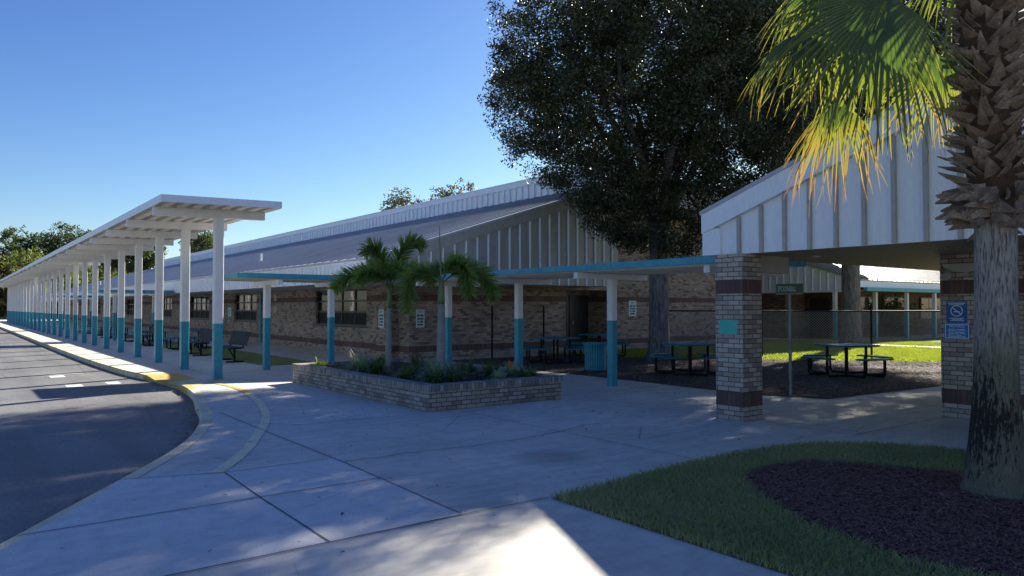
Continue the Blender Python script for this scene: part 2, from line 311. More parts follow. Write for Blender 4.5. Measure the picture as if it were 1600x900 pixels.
class MB:
    def __init__(s): s.v = []; s.f = []; s.mi = []; s.m = 0
    def add(s, vs, fs):
        b = len(s.v); s.v += [tuple(p) for p in vs]
        for f in fs: s.f.append([b + i for i in f]); s.mi.append(s.m)
    def box(s, x0, y0, z0, x1, y1, z1, mtx=None):
        vs = [Vector(p) for p in ((x0, y0, z0), (x1, y0, z0), (x1, y1, z0), (x0, y1, z0), (x0, y0, z1), (x1, y0, z1), (x1, y1, z1), (x0, y1, z1))]
        if mtx is not None: vs = [mtx @ p for p in vs]
        s.add(vs, [(0, 3, 2, 1), (4, 5, 6, 7), (0, 1, 5, 4), (1, 2, 6, 5), (2, 3, 7, 6), (3, 0, 4, 7)])
        return s
    def cbox(s, c, d, rot=None):
        mt = Matrix.Translation(c)
        if rot is not None: mt = mt @ rot.to_4x4()
        return s.box(-d[0] / 2, -d[1] / 2, -d[2] / 2, d[0] / 2, d[1] / 2, d[2] / 2, mt)
    def prism(s, poly, axis, a, b):
        """poly: 2D outline, extruded along axis from a to b. axis 'x': poly=(y,z); 'y': (x,z); 'z': (x,y)"""
        n = len(poly)
        def P(p, t): return {'x': (t, p[0], p[1]), 'y': (p[0], t, p[1]), 'z': (p[0], p[1], t)}[axis]
        vs = [P(p, a) for p in poly] + [P(p, b) for p in poly]
        fs = [list(range(n))[::-1], list(range(n, 2 * n))] + [(i, (i + 1) % n, n + (i + 1) % n, n + i) for i in range(n)]
        s.add(vs, fs); return s
    def tube(s, pts, rad, n=8, cap=True):
        pts = [Vector(p) for p in pts]
        if not hasattr(rad, '__len__'): rad = [rad] * len(pts)
        t0 = (pts[1] - pts[0]).normalized()
        ref = Vector((0, 0, 1)) if abs(t0.z) < .9 else Vector((1, 0, 0))
        u = t0.cross(ref).normalized(); base = len(s.v)
        for i, p in enumerate(pts):
            t = (pts[min(i + 1, len(pts) - 1)] - pts[max(i - 1, 0)]).normalized()
            u = (u - t * u.dot(t)).normalized(); w = t.cross(u)
            for k in range(n):
                a = 2 * math.pi * k / n
                s.v.append(tuple(p + (u * math.cos(a) + w * math.sin(a)) * rad[i]))
        for i in range(len(pts) - 1):
            for k in range(n):
                s.f.append([base + i * n + k, base + i * n + (k + 1) % n, base + (i + 1) * n + (k + 1) % n, base + (i + 1) * n + k]); s.mi.append(s.m)
        if cap:
            s.f.append([base + k for k in range(n)][::-1]); s.mi.append(s.m)
            e = base + (len(pts) - 1) * n
            s.f.append([e + k for k in range(n)]); s.mi.append(s.m)
        return s
    def lathe(s, prof, n=24, c=(0, 0)):
        base = len(s.v)
        for r, z in prof:
            for k in range(n):
                a = 2 * math.pi * k / n; s.v.append((c[0] + r * math.cos(a), c[1] + r * math.sin(a), z))
        for i in range(len(prof) - 1):
            for k in range(n):
                s.f.append([base + i * n + k, base + i * n + (k + 1) % n, base + (i + 1) * n + (k + 1) % n, base + (i + 1) * n + k]); s.mi.append(s.m)
        return s
    def build(s, name, mats, parent=None, local=False, smooth=False):
        if isinstance(mats, str): mats = [mats]
        off = Vector((0, 0, 0)) if (local or parent is None) else WLOC[parent.name]
        vs = [(p[0] - off.x, p[1] - off.y, p[2] - off.z) for p in s.v]
        me = bpy.data.meshes.new(name); me.from_pydata(vs, [], s.f); me.update()
        if len(mats) > 1: me.polygons.foreach_set('material_index', s.mi)
        uvl = me.uv_layers.new(name='UVMap')
        for p in me.polygons:
            n = p.normal
            if abs(n.z) > .75: tx, ty = Vector((1, 0, 0)), Vector((0, 1, 0))
            else:
                tx = Vector((-n.y, n.x, 0)).normalized(); ty = Vector((0, 0, 1))
            for li in p.loop_indices:
                co = me.vertices[me.loops[li].vertex_index].co + off
                uvl.data[li].uv = (co.dot(tx), co.dot(ty))
        if smooth: me.polygons.foreach_set('use_smooth', [True] * len(me.polygons))
        return link_mesh(name, me, mats, parent)

def np_mesh(name, verts, faces, mats, parent=None, nper=4, attr=None):
    """verts (N,3) world; faces (K,nper)"""
    off = np.array(WLOC[parent.name]) if parent is not None else np.zeros(3)
    verts = np.asarray(verts, dtype=np.float32) - off.astype(np.float32); faces = np.asarray(faces, dtype=np.int32)
    me = bpy.data.meshes.new(name)
    me.vertices.add(len(verts)); me.vertices.foreach_set('co', verts.ravel())
    K = len(faces)
    me.loops.add(K * nper); me.loops.foreach_set('vertex_index', faces.ravel())
    me.polygons.add(K); me.polygons.foreach_set('loop_start', np.arange(K, dtype=np.int32) * nper)
    me.polygons.foreach_set('loop_total', np.full(K, nper, dtype=np.int32))
    me.update(calc_edges=True)
    if attr is not None:
        a = me.attributes.new('tip', 'FLOAT', 'POINT'); a.data.foreach_set('value', np.asarray(attr, dtype=np.float32))
    return link_mesh(name, me, [mats] if isinstance(mats, str) else mats, parent)

def unit(a): return a / np.maximum(np.linalg.norm(a, axis=1, keepdims=True), 1e-9)
def leaf_quads(c, L, W, rg, up=0.0):
    """diamond leaves at centres c"""
    n = len(c); d = unit(rg.normal(size=(n, 3)) + np.array([0, 0, -up])); e = unit(np.cross(d, rg.normal(size=(n, 3))))
    s = rg.uniform(.7, 1.3, (n, 1)); nn = np.cross(d, e)
    a = c - d * L * .5 * s; b = c + e * W * .5 * s + nn * W * .15; t = c + d * L * .5 * s; f = c - e * W * .5 * s + nn * W * .15
    v = np.stack([a, b, t, f], 1).reshape(-1, 3); return v, np.arange(n * 4).reshape(-1, 4)

# ------------------------------------------------------------------ setting: ground, road, walks
def ngon(name, pts, z, mat, kind='structure', parent=None):
    b = MB(); b.add([(p[0], p[1], z) for p in pts], [list(range(len(pts)))])
    o = b.build(name, mat, parent)
    if parent is None and kind: o['kind'] = kind
    return o
def catmull(pts, n=6):
    out = []
    P = [Vector(p) for p in pts]; P = [P[0] * 2 - P[1]] + P + [P[-1] * 2 - P[-2]]
    for i in range(1, len(P) - 2):
        for k in range(n):
            t = k / n
            out.append(.5 * ((2 * P[i]) + (-P[i - 1] + P[i + 1]) * t + (2 * P[i - 1] - 5 * P[i] + 4 * P[i + 1] - P[i + 2]) * t * t + (-P[i - 1] + 3 * P[i] - 3 * P[i + 1] + P[i + 2]) * t ** 3))
    out.append(P[-2]); return out
g = MB(); g.add([(-1500, -1500, -.20), (1500, -1500, -.20), (1500, 1500, -.20), (-1500, 1500, -.20)], [(0, 1, 2, 3)])
g.build('ground', 'grass_ground')['kind'] = 'structure'
ROADZ = -.13
kpts = [(3.45, 118), (3.5, 80), (3.5, 50), (3.5, 30), (3.62, 23), (3.8, 20.2), (3.93, 18.6), (3.95, 17), (3.77, 15.2), (3.43, 13.57), (3.07, 11.85), (2.6, 10.4), (2.08, 9.25), (1.42, 8.13), (.75, 7.05), (.285, 6.3), (-.45, 5.25), (-1.8, 3.9), (-4.2, 2.5), (-9, 1.2), (-20, .3), (-40, 0)]
kp = [Vector((p[0], p[1])) for p in catmull([(a, b, 0) for a, b in kpts], 8)]
def normals(p):
    out = []
    for i in range(len(p)):
        t = (p[min(i + 1, len(p) - 1)] - p[max(i - 1, 0)]).normalized(); out.append(Vector((-t.y, t.x)))
    return out   # left of travel direction (travel from far to near) => +X side (walk side)
kn = normals(kp)
def smooth(a, b, t): t = max(0, min(1, (t - a) / (b - a))); return t * t * (3 - 2 * t)
def ramp_z(y):   # dropped kerb at the crossing
    k = smooth(16.75, 17.35, y) * (1 - smooth(18.7, 19.9, y))
    return -.105 * k
# road sheet
road = [(p.x - .0, p.y) for p in kp] + [(-60, 0), (-60, 118)]
ngon('road', road, ROADZ, 'asphalt')
# kerb with rounded nose
KW = .17
kb = MB(); prof = [(0, ROADZ - .03), (0, -.02), (.02, 0.0), (KW, .004)]
rows = []
for p, n in zip(kp, kn):
    z = ramp_z(p.y); row = []
    for a, h in prof:
        q = p + n * a
        hz = h if h < -.1 else max(h + z, ROADZ + .008)
        row.append((q.x, q.y, hz))
    rows.append(row)
for i in range(len(rows) - 1):
    for k in range(len(prof) - 1):
        ym = kp[i].y
        kb.m = 1 if (16.0 < ym < 20.2 or (20.2 <= ym < 30 and k == 1)) else 0
        kb.add([rows[i][k], rows[i + 1][k], rows[i + 1][k + 1], rows[i][k + 1]], [(3, 2, 1, 0)])
kb.build('kerb', ['kerb_concrete', 'kerb_yellow'])['kind'] = 'structure'
# walk strip next to the kerb (dips at the ramp) then the big walk sheet
wk = MB(); NS = 6; SW = 1.25
for i in range(len(kp) - 1):
    for k in range(NS):
        q = []
        for (ii, kk) in ((i, k), (i + 1, k), (i + 1, k + 1), (i, k + 1)):
            t = kk / NS; p = kp[ii] + kn[ii] * (KW + t * SW); q.append((p.x, p.y, ramp_z(kp[ii].y) * (1 - smooth(0, 1, t))))
        ym = kp[i].y
        wk.m = 1 if ((18.75 < ym < 19.95 or 16.7 < ym < 17.3) and k < 3) else 0
        wk.add(q, [(3, 2, 1, 0)])
inner = [kp[i] + kn[i] * (KW + SW) for i in range(len(kp))]
wk.m = 0
wk.add([(p.x, p.y, 0) for p in inner] + [(-40, -40, 0), (70, -40, 0), (70, 118, 0)], [list(range(len(inner) + 3))])
walk = wk.build('walkway', ['concrete', 'kerb_yellow']); walk['kind'] = 'structure'
# lighter re-poured slabs
pv = ngon('pavement_slab', [(-.2, 4.93), (3.27, 4.95), (3.37, 7.61), (1.33, 7.92), (1.06, 7.37), (.5, 6.44), (.3, 6.1), (-.2, 5.33)], .004, 'concrete_new')
# worn painted line curving beside the kerb
yl = catmull([(4.62, 16.8, 0), (4.69, 15.5, 0), (4.54, 14.07, 0), (4.1, 12.06, 0), (3.66, 10.69, 0), (3.0, 9.18, 0), (2.52, 8.25, 0), (2.13, 7.64, 0)], 8)
yl = [Vector((p.x, p.y)) for p in yl]; yn = normals(yl)
b = MB()
for i in range(len(yl) - 1):
    a0, a1, c0, c1 = yl[i] - yn[i] * .065, yl[i + 1] - yn[i + 1] * .065, yl[i] + yn[i] * .065, yl[i + 1] + yn[i + 1] * .065
    b.m = 1 if yl[i].y > 14.4 else 0
    b.add([(a0.x, a0.y, .008), (a1.x, a1.y, .008), (c1.x, c1.y, .008), (c0.x, c0.y, .008)], [(3, 2, 1, 0)])
b.build('walkway_line', ['worn_yellow', 'kerb_yellow'])['kind'] = 'structure'
# joints and a crack in the concrete
def strip(b, pts, w, z):
    pts = [Vector(p) for p in pts]
    for p, q in zip(pts, pts[1:]):
        d = (q - p).normalized(); n = Vector((-d.y, d.x)) * w / 2
        b.add([(p.x - n.x, p.y - n.y, z), (q.x - n.x, q.y - n.y, z), (q.x + n.x, q.y + n.y, z), (p.x + n.x, p.y + n.y, z)], [(0, 1, 2, 3)])
jb = MB()
for pts, w in (([(3.40, 12), (3.37, 9.7), (3.36, 7.34), (3.33, 6.47), (3.27, 4.94)], .012), ([(1.30, 7.93), (2.21, 7.62), (3.3, 7.62)], .012), ([(2.21, 7.62), (2.17, 6.44), (2.15, 4.94)], .012),
               ([(.42, 6.42), (2.17, 6.45), (3.33, 6.47)], .013), ([(-3, 4.87), (1.1, 4.91), (3.27, 4.94), (4.16, 4.93)], .013), ([(3.42, 10.7), (3.93, 10.03), (6, 9.98)], .012),
               ([(9.3, 4.93), (11.9, 4.92)], .014), ([(9.3, 9.9), (9.3, 5.0)], .01), ([(9.0, 9.98), (12.2, 9.95)], .01), ([(6.45, 5.1), (6.5, 9.9)], .01)):
    strip(jb, pts, w, .009)
for k in range(32):
    y = 17.6 + k * 1.52
    strip(jb, [(4.2 if y < 20 else 3.75, y), (6.9, y)], .012, .009)
strip(jb, [(5.1, 19.5), (5.1, 70)], .012, .0094)
strip(jb, [(8.75, 21), (8.75, 70)], .014, .009)
jb.build('walkway_joints', 'joint')['kind'] = 'structure'
cr = MB(); x = 3.36; pts = []
rr = random.Random(3)
while x < 7.4: pts.append((x, 7.34 + .12 * smooth(6, 7.4, x) * 2 + .05 * math.sin(x * 2.1) + rr.uniform(-.035, .035))); x += rr.uniform(.08, .2)
strip(cr, pts, .013, .0085); cr.build('pavement_crack', 'joint')['kind'] = 'structure'
# road paint: short white dashes
rm = MB()
for (x, y, w, l) in ((2.24, 22.2, .32, .55), (2.29, 19.35, .32, .5), (3.1, 19.55, .28, .5)):
    rm.add([(x - w / 2, y - l / 2, ROADZ + .004), (x + w / 2, y - l / 2, ROADZ + .004), (x + w / 2, y + l / 2, ROADZ + .004), (x - w / 2, y + l / 2, ROADZ + .004)], [(0, 1, 2, 3)])
rm.add([(1.6, 22.75, ROADZ + .0045), (2.9, 22.85, ROADZ + .0045), (2.9, 22.93, ROADZ + .0045), (1.6, 22.83, ROADZ + .0045)], [(0, 1, 2, 3)])
rm.build('road_marking', 'road_paint')['kind'] = 'structure'
# courtyard surfaces
MULCH = [(12.2, 19.4), (12.22, 12), (12.1, 8.2), (12.55, 7.15), (16.3, 6.9), (26, 6.9), (18.0, 16.4), (16.5, 19.4)]
ngon('mulch_ground', MULCH, .006, 'litter_ground')
LAWN = [(26, 5.2), (70, 5.2), (70, 17.9), (33.2, 17.9), (33.2, 20.6), (16.5, 20.3), (16.5, 19.4), (18.0, 16.4), (26, 6.9)]
ngon('lawn', LAWN, .010, 'lawn_ground')
ngon('garden_lawn', [(22, 20.6), (33.2, 20.6), (33.2, 40), (22, 40)], .010, 'lawn_ground')
ngon('garden_path', [(31.4, 5.2), (32.6, 5.2), (32.6, 17.9), (31.4, 17.9)], .016, 'concrete')
ngon('entry_lawn', [(35.6, 20.4), (36.9, 20.4), (36.9, 22.1), (35.6, 22.1)], .012, 'lawn_ground')
strip_poly = [(7.06, 20.7), (8.62, 20.8), (8.62, 39.5), (6.95, 39.5)]
ngon('grass_strip', strip_poly, .006, 'grass_ground')
ngon('grass_strip', [(6.95, 43.2), (8.62, 43.2), (8.62, 60.5), (6.95, 60.5)], .006, 'grass_ground')
ISLAND = [(4.16, 4.90)] + [(p.x, p.y) for p in catmull([(6.45, 5.12, 0), (7.6, 5.06, 0), (8.35, 4.86, 0), (9.0, 4.2, 0), (9.24, 3.5, 0), (9.3, 2.4, 0), (9.3, -4, 0)], 5)] + [(4.05, -4)]
ngon('grass_island', ISLAND, .006, 'grass_ground')
BED = [(p.x, p.y) for p in catmull([(6.32, 4.46, 0), (6.9, 4.47, 0), (7.35, 4.30, 0), (7.7, 3.7, 0), (8.05, 3.0, 0), (8.35, 2.2, 0), (8.2, 1.2, 0), (7.2, .6, 0), (5.9, .9, 0), (5.1, 1.7, 0), (5.0, 2.4, 0), (5.13, 2.9, 0), (5.35, 3.4, 0), (5.85, 4.1, 0), (6.32, 4.46, 0)], 5)][:-1]
ngon('mulch_bed', BED, .012, 'mulch_ground')

def inside(px, py, poly):
    r = np.zeros(len(px), bool); n = len(poly); j = n - 1
    for i in range(n):
        xi, yi = poly[i]; xj, yj = poly[j]
        if yi != yj:
            r ^= ((yi > py) != (yj > py)) & (px < (xj - xi) * (py - yi) / (yj - yi) + xi)
        j = i
    return r
def scatter(n, box, poly, holes=(), rg=rng):
    x = rg.uniform(box[0], box[1], n); y = rg.uniform(box[2], box[3], n); k = inside(x, y, poly)
    for h in holes: k &= ~inside(x, y, h)
    return x[k], y[k]
def blades(name, x, y, z, h, w, mat, rg, lean=.5):
    n = len(x); a = rg.uniform(0, 2 * math.pi, n); s = rg.uniform(.5, 1.3, n); b = rg.uniform(0, 2 * math.pi, n)
    ln = rg.uniform(.1, lean, n) * h * s
    base = np.stack([x, y, np.full(n, z)], 1)
    wx = np.stack([np.cos(a) * w / 2, np.sin(a) * w / 2, np.zeros(n)], 1)
    mid = base + np.stack([np.cos(b) * ln * .4, np.sin(b) * ln * .4, h * s * .6], 1)
    tip = base + np.stack([np.cos(b) * ln * 1.4, np.sin(b) * ln * 1.4, h * s], 1)
    v = np.stack([base - wx, base + wx, mid + wx * .8, mid - wx * .8, tip, tip], 1)
    v = np.concatenate([v[:, :4], v[:, 4:5] - wx[:, None] * .1, v[:, 4:5] + wx[:, None] * .1], 1).reshape(-1, 3)
    o = np.arange(n)[:, None] * 6
    f = np.concatenate([o + np.array([0, 1, 2, 3]), o + np.array([3, 2, 5, 4])], 0)
    return np_mesh(name, v, f, mat)
x, y = scatter(120000, (4, 9.4, .2, 5.2), ISLAND, (BED,))
x = x + rng.normal(0, .022, len(x)); y = y + rng.normal(0, .022, len(x))
o = blades('grass', x, y, .006, .05, .008, 'grass_blade', rng, 1.0)
tag(o, 'short green turf growing round the dark mulch bed', 'grass', kind='stuff')
x, y = scatter(26000, (6.9, 8.7, 20.5, 34), strip_poly)
o = blades('grass', x, y, .006, .05, .014, 'grass_blade', rng, .9)
tag(o, 'narrow strip of shaded turf beside the dark benches', 'grass', kind='stuff')
x, y = scatter(80000, (17, 36, 5.2, 20), LAWN, ([(31.4, 5.2), (32.6, 5.2), (32.6, 17.9), (31.4, 17.9)],))
o = blades('grass', x, y, .010, .06, .03, 'lawn_blade', rng, 1.0)
tag(o, 'bright courtyard lawn behind the chain link fence', 'grass', kind='stuff')
def chips(name, x, y, z, L, W, mat, rg, tilt=.35):
    n = len(x); a = rg.uniform(0, math.pi, n); l = L * rg.uniform(.3, 1.3, n); w = W * rg.uniform(.5, 1.4, n)
    c = np.stack([x, y, z + rg.uniform(.002, .03, n)], 1)
    d = np.stack([np.cos(a), np.sin(a), rg.uniform(-tilt, tilt, n)], 1) * l[:, None] / 2
    e = np.stack([-np.sin(a), np.cos(a), rg.uniform(-tilt, tilt, n)], 1) * w[:, None] / 2
    v = np.stack([c - d - e * .5, c + d - e, c + d * .9 + e, c - d * 1.1 + e * .6], 1).reshape(-1, 3)
    return np_mesh(name, v, np.arange(n * 4).reshape(-1, 4), mat)
x, y = scatter(62000, (4.9, 8.5, .5, 4.6), BED)
x = x + rng.normal(0, .05, len(x)) * (rng.uniform(size=len(x)) < .6); y = y + rng.normal(0, .05, len(x))
o = chips('mulch', x, y, .012, .07, .008, 'mulch_chip', rng)
tag(o, 'dark red shredded bark mulch round the fan palm trunk', 'mulch', kind='stuff')
x, y = scatter(80000, (12, 26, 6.8, 19.5), MULCH)
o = chips('leaf_litter', x, y, .004, .065, .02, 'leaf_litter', rng, .3)
tag(o, 'brown leaf litter and mulch under the picnic tables', 'leaf litter', kind='stuff')
# stray leaves and twigs blown over the walk, thicker along the kerb and the planter
n = 420
x = rng.uniform(.8, 12, n); y = rng.uniform(4.6, 16, n)
k = ~inside(x, y, ISLAND) & ~inside(x, y, [(5.9, 10), (9, 10), (9, 16.2), (5.9, 16.2)]) & (x > 1.6 + .17 * (y - 8))
o = chips('fallen_leaves', x[k], y[k], -.006, .05, .02, 'leaf_litter', rng, .25)
tag(o, 'stray brown leaves scattered over the grey concrete walk', 'leaves', kind='stuff')
x, y = scatter(420, (4, 9.3, .2, 5.2), ISLAND)
o = chips('fallen_leaves', x, y, .035, .055, .026, 'leaf_litter', rng, .3)
tag(o, 'dry leaves caught in the turf round the mulch bed', 'leaves', kind='stuff')
t = rng.uniform(0, 1, 900); i = (t * (len(kp) * .55) + len(kp) * .22).astype(int)
x = np.array([kp[j].x - kn[j].x * abs(rng.normal(0, .12)) for j in i]); y = np.array([kp[j].y - kn[j].y * abs(rng.normal(0, .12)) + rng.uniform(-.2, .2) for j in i])
o = chips('fallen_leaves', x - .03, y, ROADZ - .004, .06, .02, 'leaf_litter', rng, .3)
tag(o, 'leaf debris collected in the gutter along the kerb', 'leaves', kind='stuff')

# ------------------------------------------------------------------ tall bus canopy
POSTX, POST0, STEP, NP_ = 5.0, 17.9, 3.05, 26
YE, YF = 16.85, POST0 + STEP * (NP_ - 1) + 1.05
can = thing('bus_canopy', (POSTX, YE, 0), 'tall white flat roofed canopy on teal footed posts along the bus lane', 'canopy')
b = MB(); X0, X1 = 3.53, 6.12; zt = 3.885
def zdeck(x): return zt + .06 * (x - X0) / (X1 - X0)
nr = 8; pw = (X1 - X0 - .06) / nr; poly = []
for k in range(nr):
    xa = X0 + .03 + k * pw
    for dx, dz in ((0, .135), (pw * .48, .135), (pw * .5, 0), (pw * .98, 0), (pw, .135)):
        poly.append((xa + dx, zdeck(xa + dx) + dz))
top = [(p[0], p[1] + .012) for p in poly][::-1]
for i in range(len(poly) - 1):
    a, c = poly[i], poly[i + 1]
    b.add([(a[0], YE + .03, a[1]), (c[0], YE + .03, c[1]), (c[0], YF - .03, c[1]), (a[0], YF - .03, a[1])], [(0, 1, 2, 3)])
    b.add([(a[0], YE + .03, a[1] + .015), (a[0], YF - .03, a[1] + .015), (c[0], YF - .03, c[1] + .015), (c[0], YE + .03, c[1] + .015)], [(0, 1, 2, 3)])
b.build('roof_deck', 'deck_white', can)
b = MB()
b.box(X0, YE, zdeck(X0) - .004, X0 + .028, YF, zdeck(X0) + .155)
b.box(X1 - .028, YE, zdeck(X1) - .004, X1, YF, zdeck(X1) + .155)
for ya, yb in ((YE, YE + .028), (YF - .028, YF)):
    b.prism([(X0 + .03, zdeck(X0) - .002), (X1 - .03, zdeck(X1) - .002), (X1 - .03, zdeck(X1) + .153), (X0 + .03, zdeck(X0) + .153)], 'y', ya, yb)
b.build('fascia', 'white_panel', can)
def bevel_post(name, mats, parent, w, h, split, base=0):
    c = .012; o8 = [(-w / 2 + c, -w / 2), (w / 2 - c, -w / 2), (w / 2, -w / 2 + c), (w / 2, w / 2 - c), (w / 2 - c, w / 2), (-w / 2 + c, w / 2), (-w / 2, w / 2 - c), (-w / 2, -w / 2 + c)]
    b = MB(); vs = []
    for z in (base, split, h): vs += [(x, y, z) for x, y in o8]
    b.m = 1
    b.add(vs, [(i, (i + 1) % 8, 8 + (i + 1) % 8, 8 + i) for i in range(8)])
    b.m = 0
    b.add(vs, [(8 + i, 8 + (i + 1) % 8, 16 + (i + 1) % 8, 16 + i) for i in range(8)] + [tuple(range(16, 24))])
    return b.build(name, mats, parent, local=True)
post0 = bevel_post('post', ['white_paint', 'teal_paint'], can, .2, 3.74, 1.27)
bm = MB(); bm.prism([(3.58 - POSTX, 3.70), (6.06 - POSTX, 3.755), (6.06 - POSTX, 3.94), (3.58 - POSTX, 3.882)], 'y', -.075, .075)
beam0 = bm.build('beam', 'white_paint', can, local=True)
for k in range(NP_):
    dy = POST0 + STEP * k - YE
    p = post0 if k == 0 else post0.copy(); q = beam0 if k == 0 else beam0.copy()
    if k: COL.objects.link(p); COL.objects.link(q); p.parent = can; q.parent = can
    p.location = (0, dy, 0); q.location = (0, dy, 0)

# ------------------------------------------------------------------ low teal walk canopies
def low_canopy(x0, y0, x1, y1, posts, beam_axis, label, ztop=2.5, half=1.0, name='walkway_canopy'):
    t = thing(name, ((x0 + x1) / 2, (y0 + y1) / 2, 0), label, 'canopy', 'low teal edged canopies')
    b = MB(); e = .05
    b.box(x0, y0, ztop - .125, x1, y0 + e, ztop); b.box(x0, y1 - e, ztop - .125, x1, y1, ztop)
    b.box(x0, y0 + e, ztop - .123, x0 + e, y1 - e, ztop - .002); b.box(x1 - e, y0 + e, ztop - .123, x1, y1 - e, ztop - .002)
    b.build('fascia', 'teal_roof', t)
    b = MB(); b.box(x0 + e, y0 + e, ztop - .11, x1 - e, y1 - e, ztop - .02)
    # pan ribs underneath
    if x1 - x0 > y1 - y0:
        n = int((y1 - y0) / .3)
        for k in range(n): yy = y0 + .12 + k * .3; b.box(x0 + e, yy, ztop - .15, x1 - e, yy + .06, ztop - .11)
    else:
        n = int((x1 - x0) / .3)
        for k in range(n): xx = x0 + .12 + k * .3; b.box(xx, y0 + e, ztop - .15, xx + .06, y1 - e, ztop - .11)
    b.build('roof_deck', 'deck_white', t)
    p0 = bevel_post('post', ['white_paint', 'teal_paint'], t, .16, ztop - .26, 1.37)
    bb = MB()
    if beam_axis == 'y': bb.box(-.06, -half, ztop - .27, .06, half, ztop - .152)
    else: bb.box(-half, -.06, ztop - .27, half, .06, ztop - .152)
    b0 = bb.build('beam', 'white_paint', t, local=True)
    L = WLOC[t.name]
    for k, (x, y) in enumerate(posts):
        p, q = (p0, b0) if k == 0 else (p0.copy(), b0.copy())
        if k: COL.objects.link(p); COL.objects.link(q); p.parent = t; q.parent = t
        p.location = (x - L.x, y - L.y, 0); q.location = (x - L.x, y - L.y, 0)
    return t
low_canopy(10.0, 7.3, 12.15, 18.42, [(11.1, 7.85), (11.1, 11.1), (11.1, 14.3), (11.1, 17.5)], 'x', 'low teal edged canopy running from the brick pillar behind the planter', half=1.03)
low_canopy(5.6, 18.45, 9.12, 20.55, [(6.7, 19.5), (8.5, 19.5)], 'y', 'low teal edged canopy on two posts left of the planter')
low_canopy(5.5, 40.4, 9.12, 42.5, [(6.6, 41.4), (8.4, 41.4)], 'y', 'low teal edged canopy halfway down the long brick wall')
low_canopy(5.5, 61.5, 9.12, 63.6, [(6.6, 62.5), (8.4, 62.5)], 'y', 'low teal edged canopy farthest down the long brick wall')

# ------------------------------------------------------------------ main school building (left)
WX, EX = 11.6, 9.2           # brick wall plane, eave plane
GY, WY = 18.5, 20.6          # gable plane, south wall plane
BX = 18.8                    # clerestory plane
YEND = 108.0; YB = 88.0
def zroof(x): return 2.98 + .316 * (x - EX)
bld = thing('school_building', (WX, WY, 0), 'long brick school building with grey metal roof and ribbed white fascia', 'building')
wins = [(23.6, 28.1), (35.2, 38.6), (43.2, 47.4), (52.0, 55.0), (64.0, 67.4), (80.5, 85.5)]
Z0, Z1, ZT = .98, 2.30, 2.62
b = MB(); y = WY
for (a, c) in wins:
    b.box(WX, y, 0, WX + .3, a, ZT)
    b.box(WX, a, 0, WX + .3, c, Z0); b.box(WX, a, Z1, WX + .3, c, ZT)
    y = c
b.box(WX, y, 0, WX + .3, YEND, ZT)
b.build('wall', 'brick_wall', bld)
b = MB(); b.box(11.2, 21.3, 0, 11.597, 22.1, 2.62); b.build('pilaster', 'brick_wall', bld)
# south wall with door recess
b = MB()
b.box(WX + .3, WY, 0, 18.2, WY + .3, 2.62)
b.box(20.55, WY, 0, 28.6, WY + .3, 5.4)
b.box(18.2, WY + 1.2, 0, 20.55, WY + 1.5, 2.62)
b.box(18.2, WY + .003, 2.3, 20.55, WY + .297, 2.62)
b.box(17.9, WY + .3, 0, 18.2, WY + 1.2, 2.62); b.box(20.55, WY + .3, 0, 20.85, WY + 1.2, 2.62)
b.build('wall', 'brick_wall', bld)
d = MB(); d.box(18.35, WY + 1.13, .02, 19.35, WY + 1.197, 2.12)
door = d.build('door', 'door_paint', bld); MB().box(18.45, WY + 1.08, .98, 18.5, WY + 1.128, 1.12).build('handle', 'galvanised', door)
d = MB(); d.box(19.4, WY + 1.13, .02, 20.4, WY + 1.197, 2.12)
door2 = d.build('door', 'door_paint', bld); MB().box(19.5, WY + 1.08, .98, 19.55, WY + 1.128, 1.12).build('handle', 'galvanised', door2)
def window(y0, y1, parent, x=WX, z0=Z0, z1=Z1, n=4):
    f = MB(); xf = x + .10; t = .05
    ze = z0 + .50      # top of lower dark panels
    zm = z1 - .42      # between transom lights and middle lights
    f.box(xf, y0, z0, xf + .08, y1, z0 + t); f.box(xf, y0, z1 - t, xf + .08, y1, z1)
    for z in (ze, zm): f.box(xf + .002, y0, z - .035, xf + .078, y1, z + .035)
    for k in range(n + 1):
        yy = y0 + (y1 - y0) * k / n
        ya, yb = max(y0, yy - t / 2), min(y1, yy + t / 2)
        f.box(xf - .003, ya, z0 + .001, xf + .083, yb, z1 - .001)
    w = f.build('window', 'bronze_frame', parent)
    gl = MB(); gl.box(xf + .03, y0 + .01, ze, xf + .045, y1 - .01, z1 - .01); gl.build('pane', 'window_glass', w)
    lp = MB(); lp.box(xf + .025, y0 + .01, z0 + .01, xf + .05, y1 - .01, ze - .002); lp.build('panel', 'dark_panel', w)
    s = MB(); s.box(x - .04, y0 - .05, z0 - .06, x + .095, y1 + .05, z0 - .002); s.build('sill', 'bronze_frame', w)
    return w
for (a, c), n in zip(wins, (4, 3, 4, 3, 3, 4)): window(a, c, bld, n=n)
# west eave: soffit, ribbed fascia
MB().box(EX + .06, GY + .06, 2.37, 12.0, YEND, 2.42).build('soffit', 'deck_white', bld)
b = MB(); b.box(EX, GY, 2.365, EX + .055, YEND, 2.955)
y = GY + .05
while y < YEND - .2:
    b.prism([(EX, y), (EX, y + .17), (EX - .055, y + .135), (EX - .055, y + .035)], 'z', 2.372, 2.90); y += .3
b.box(EX - .05, GY - .01, 2.90, EX - .001, YEND, 2.962)
b.build('eave_fascia', 'white_panel', bld)
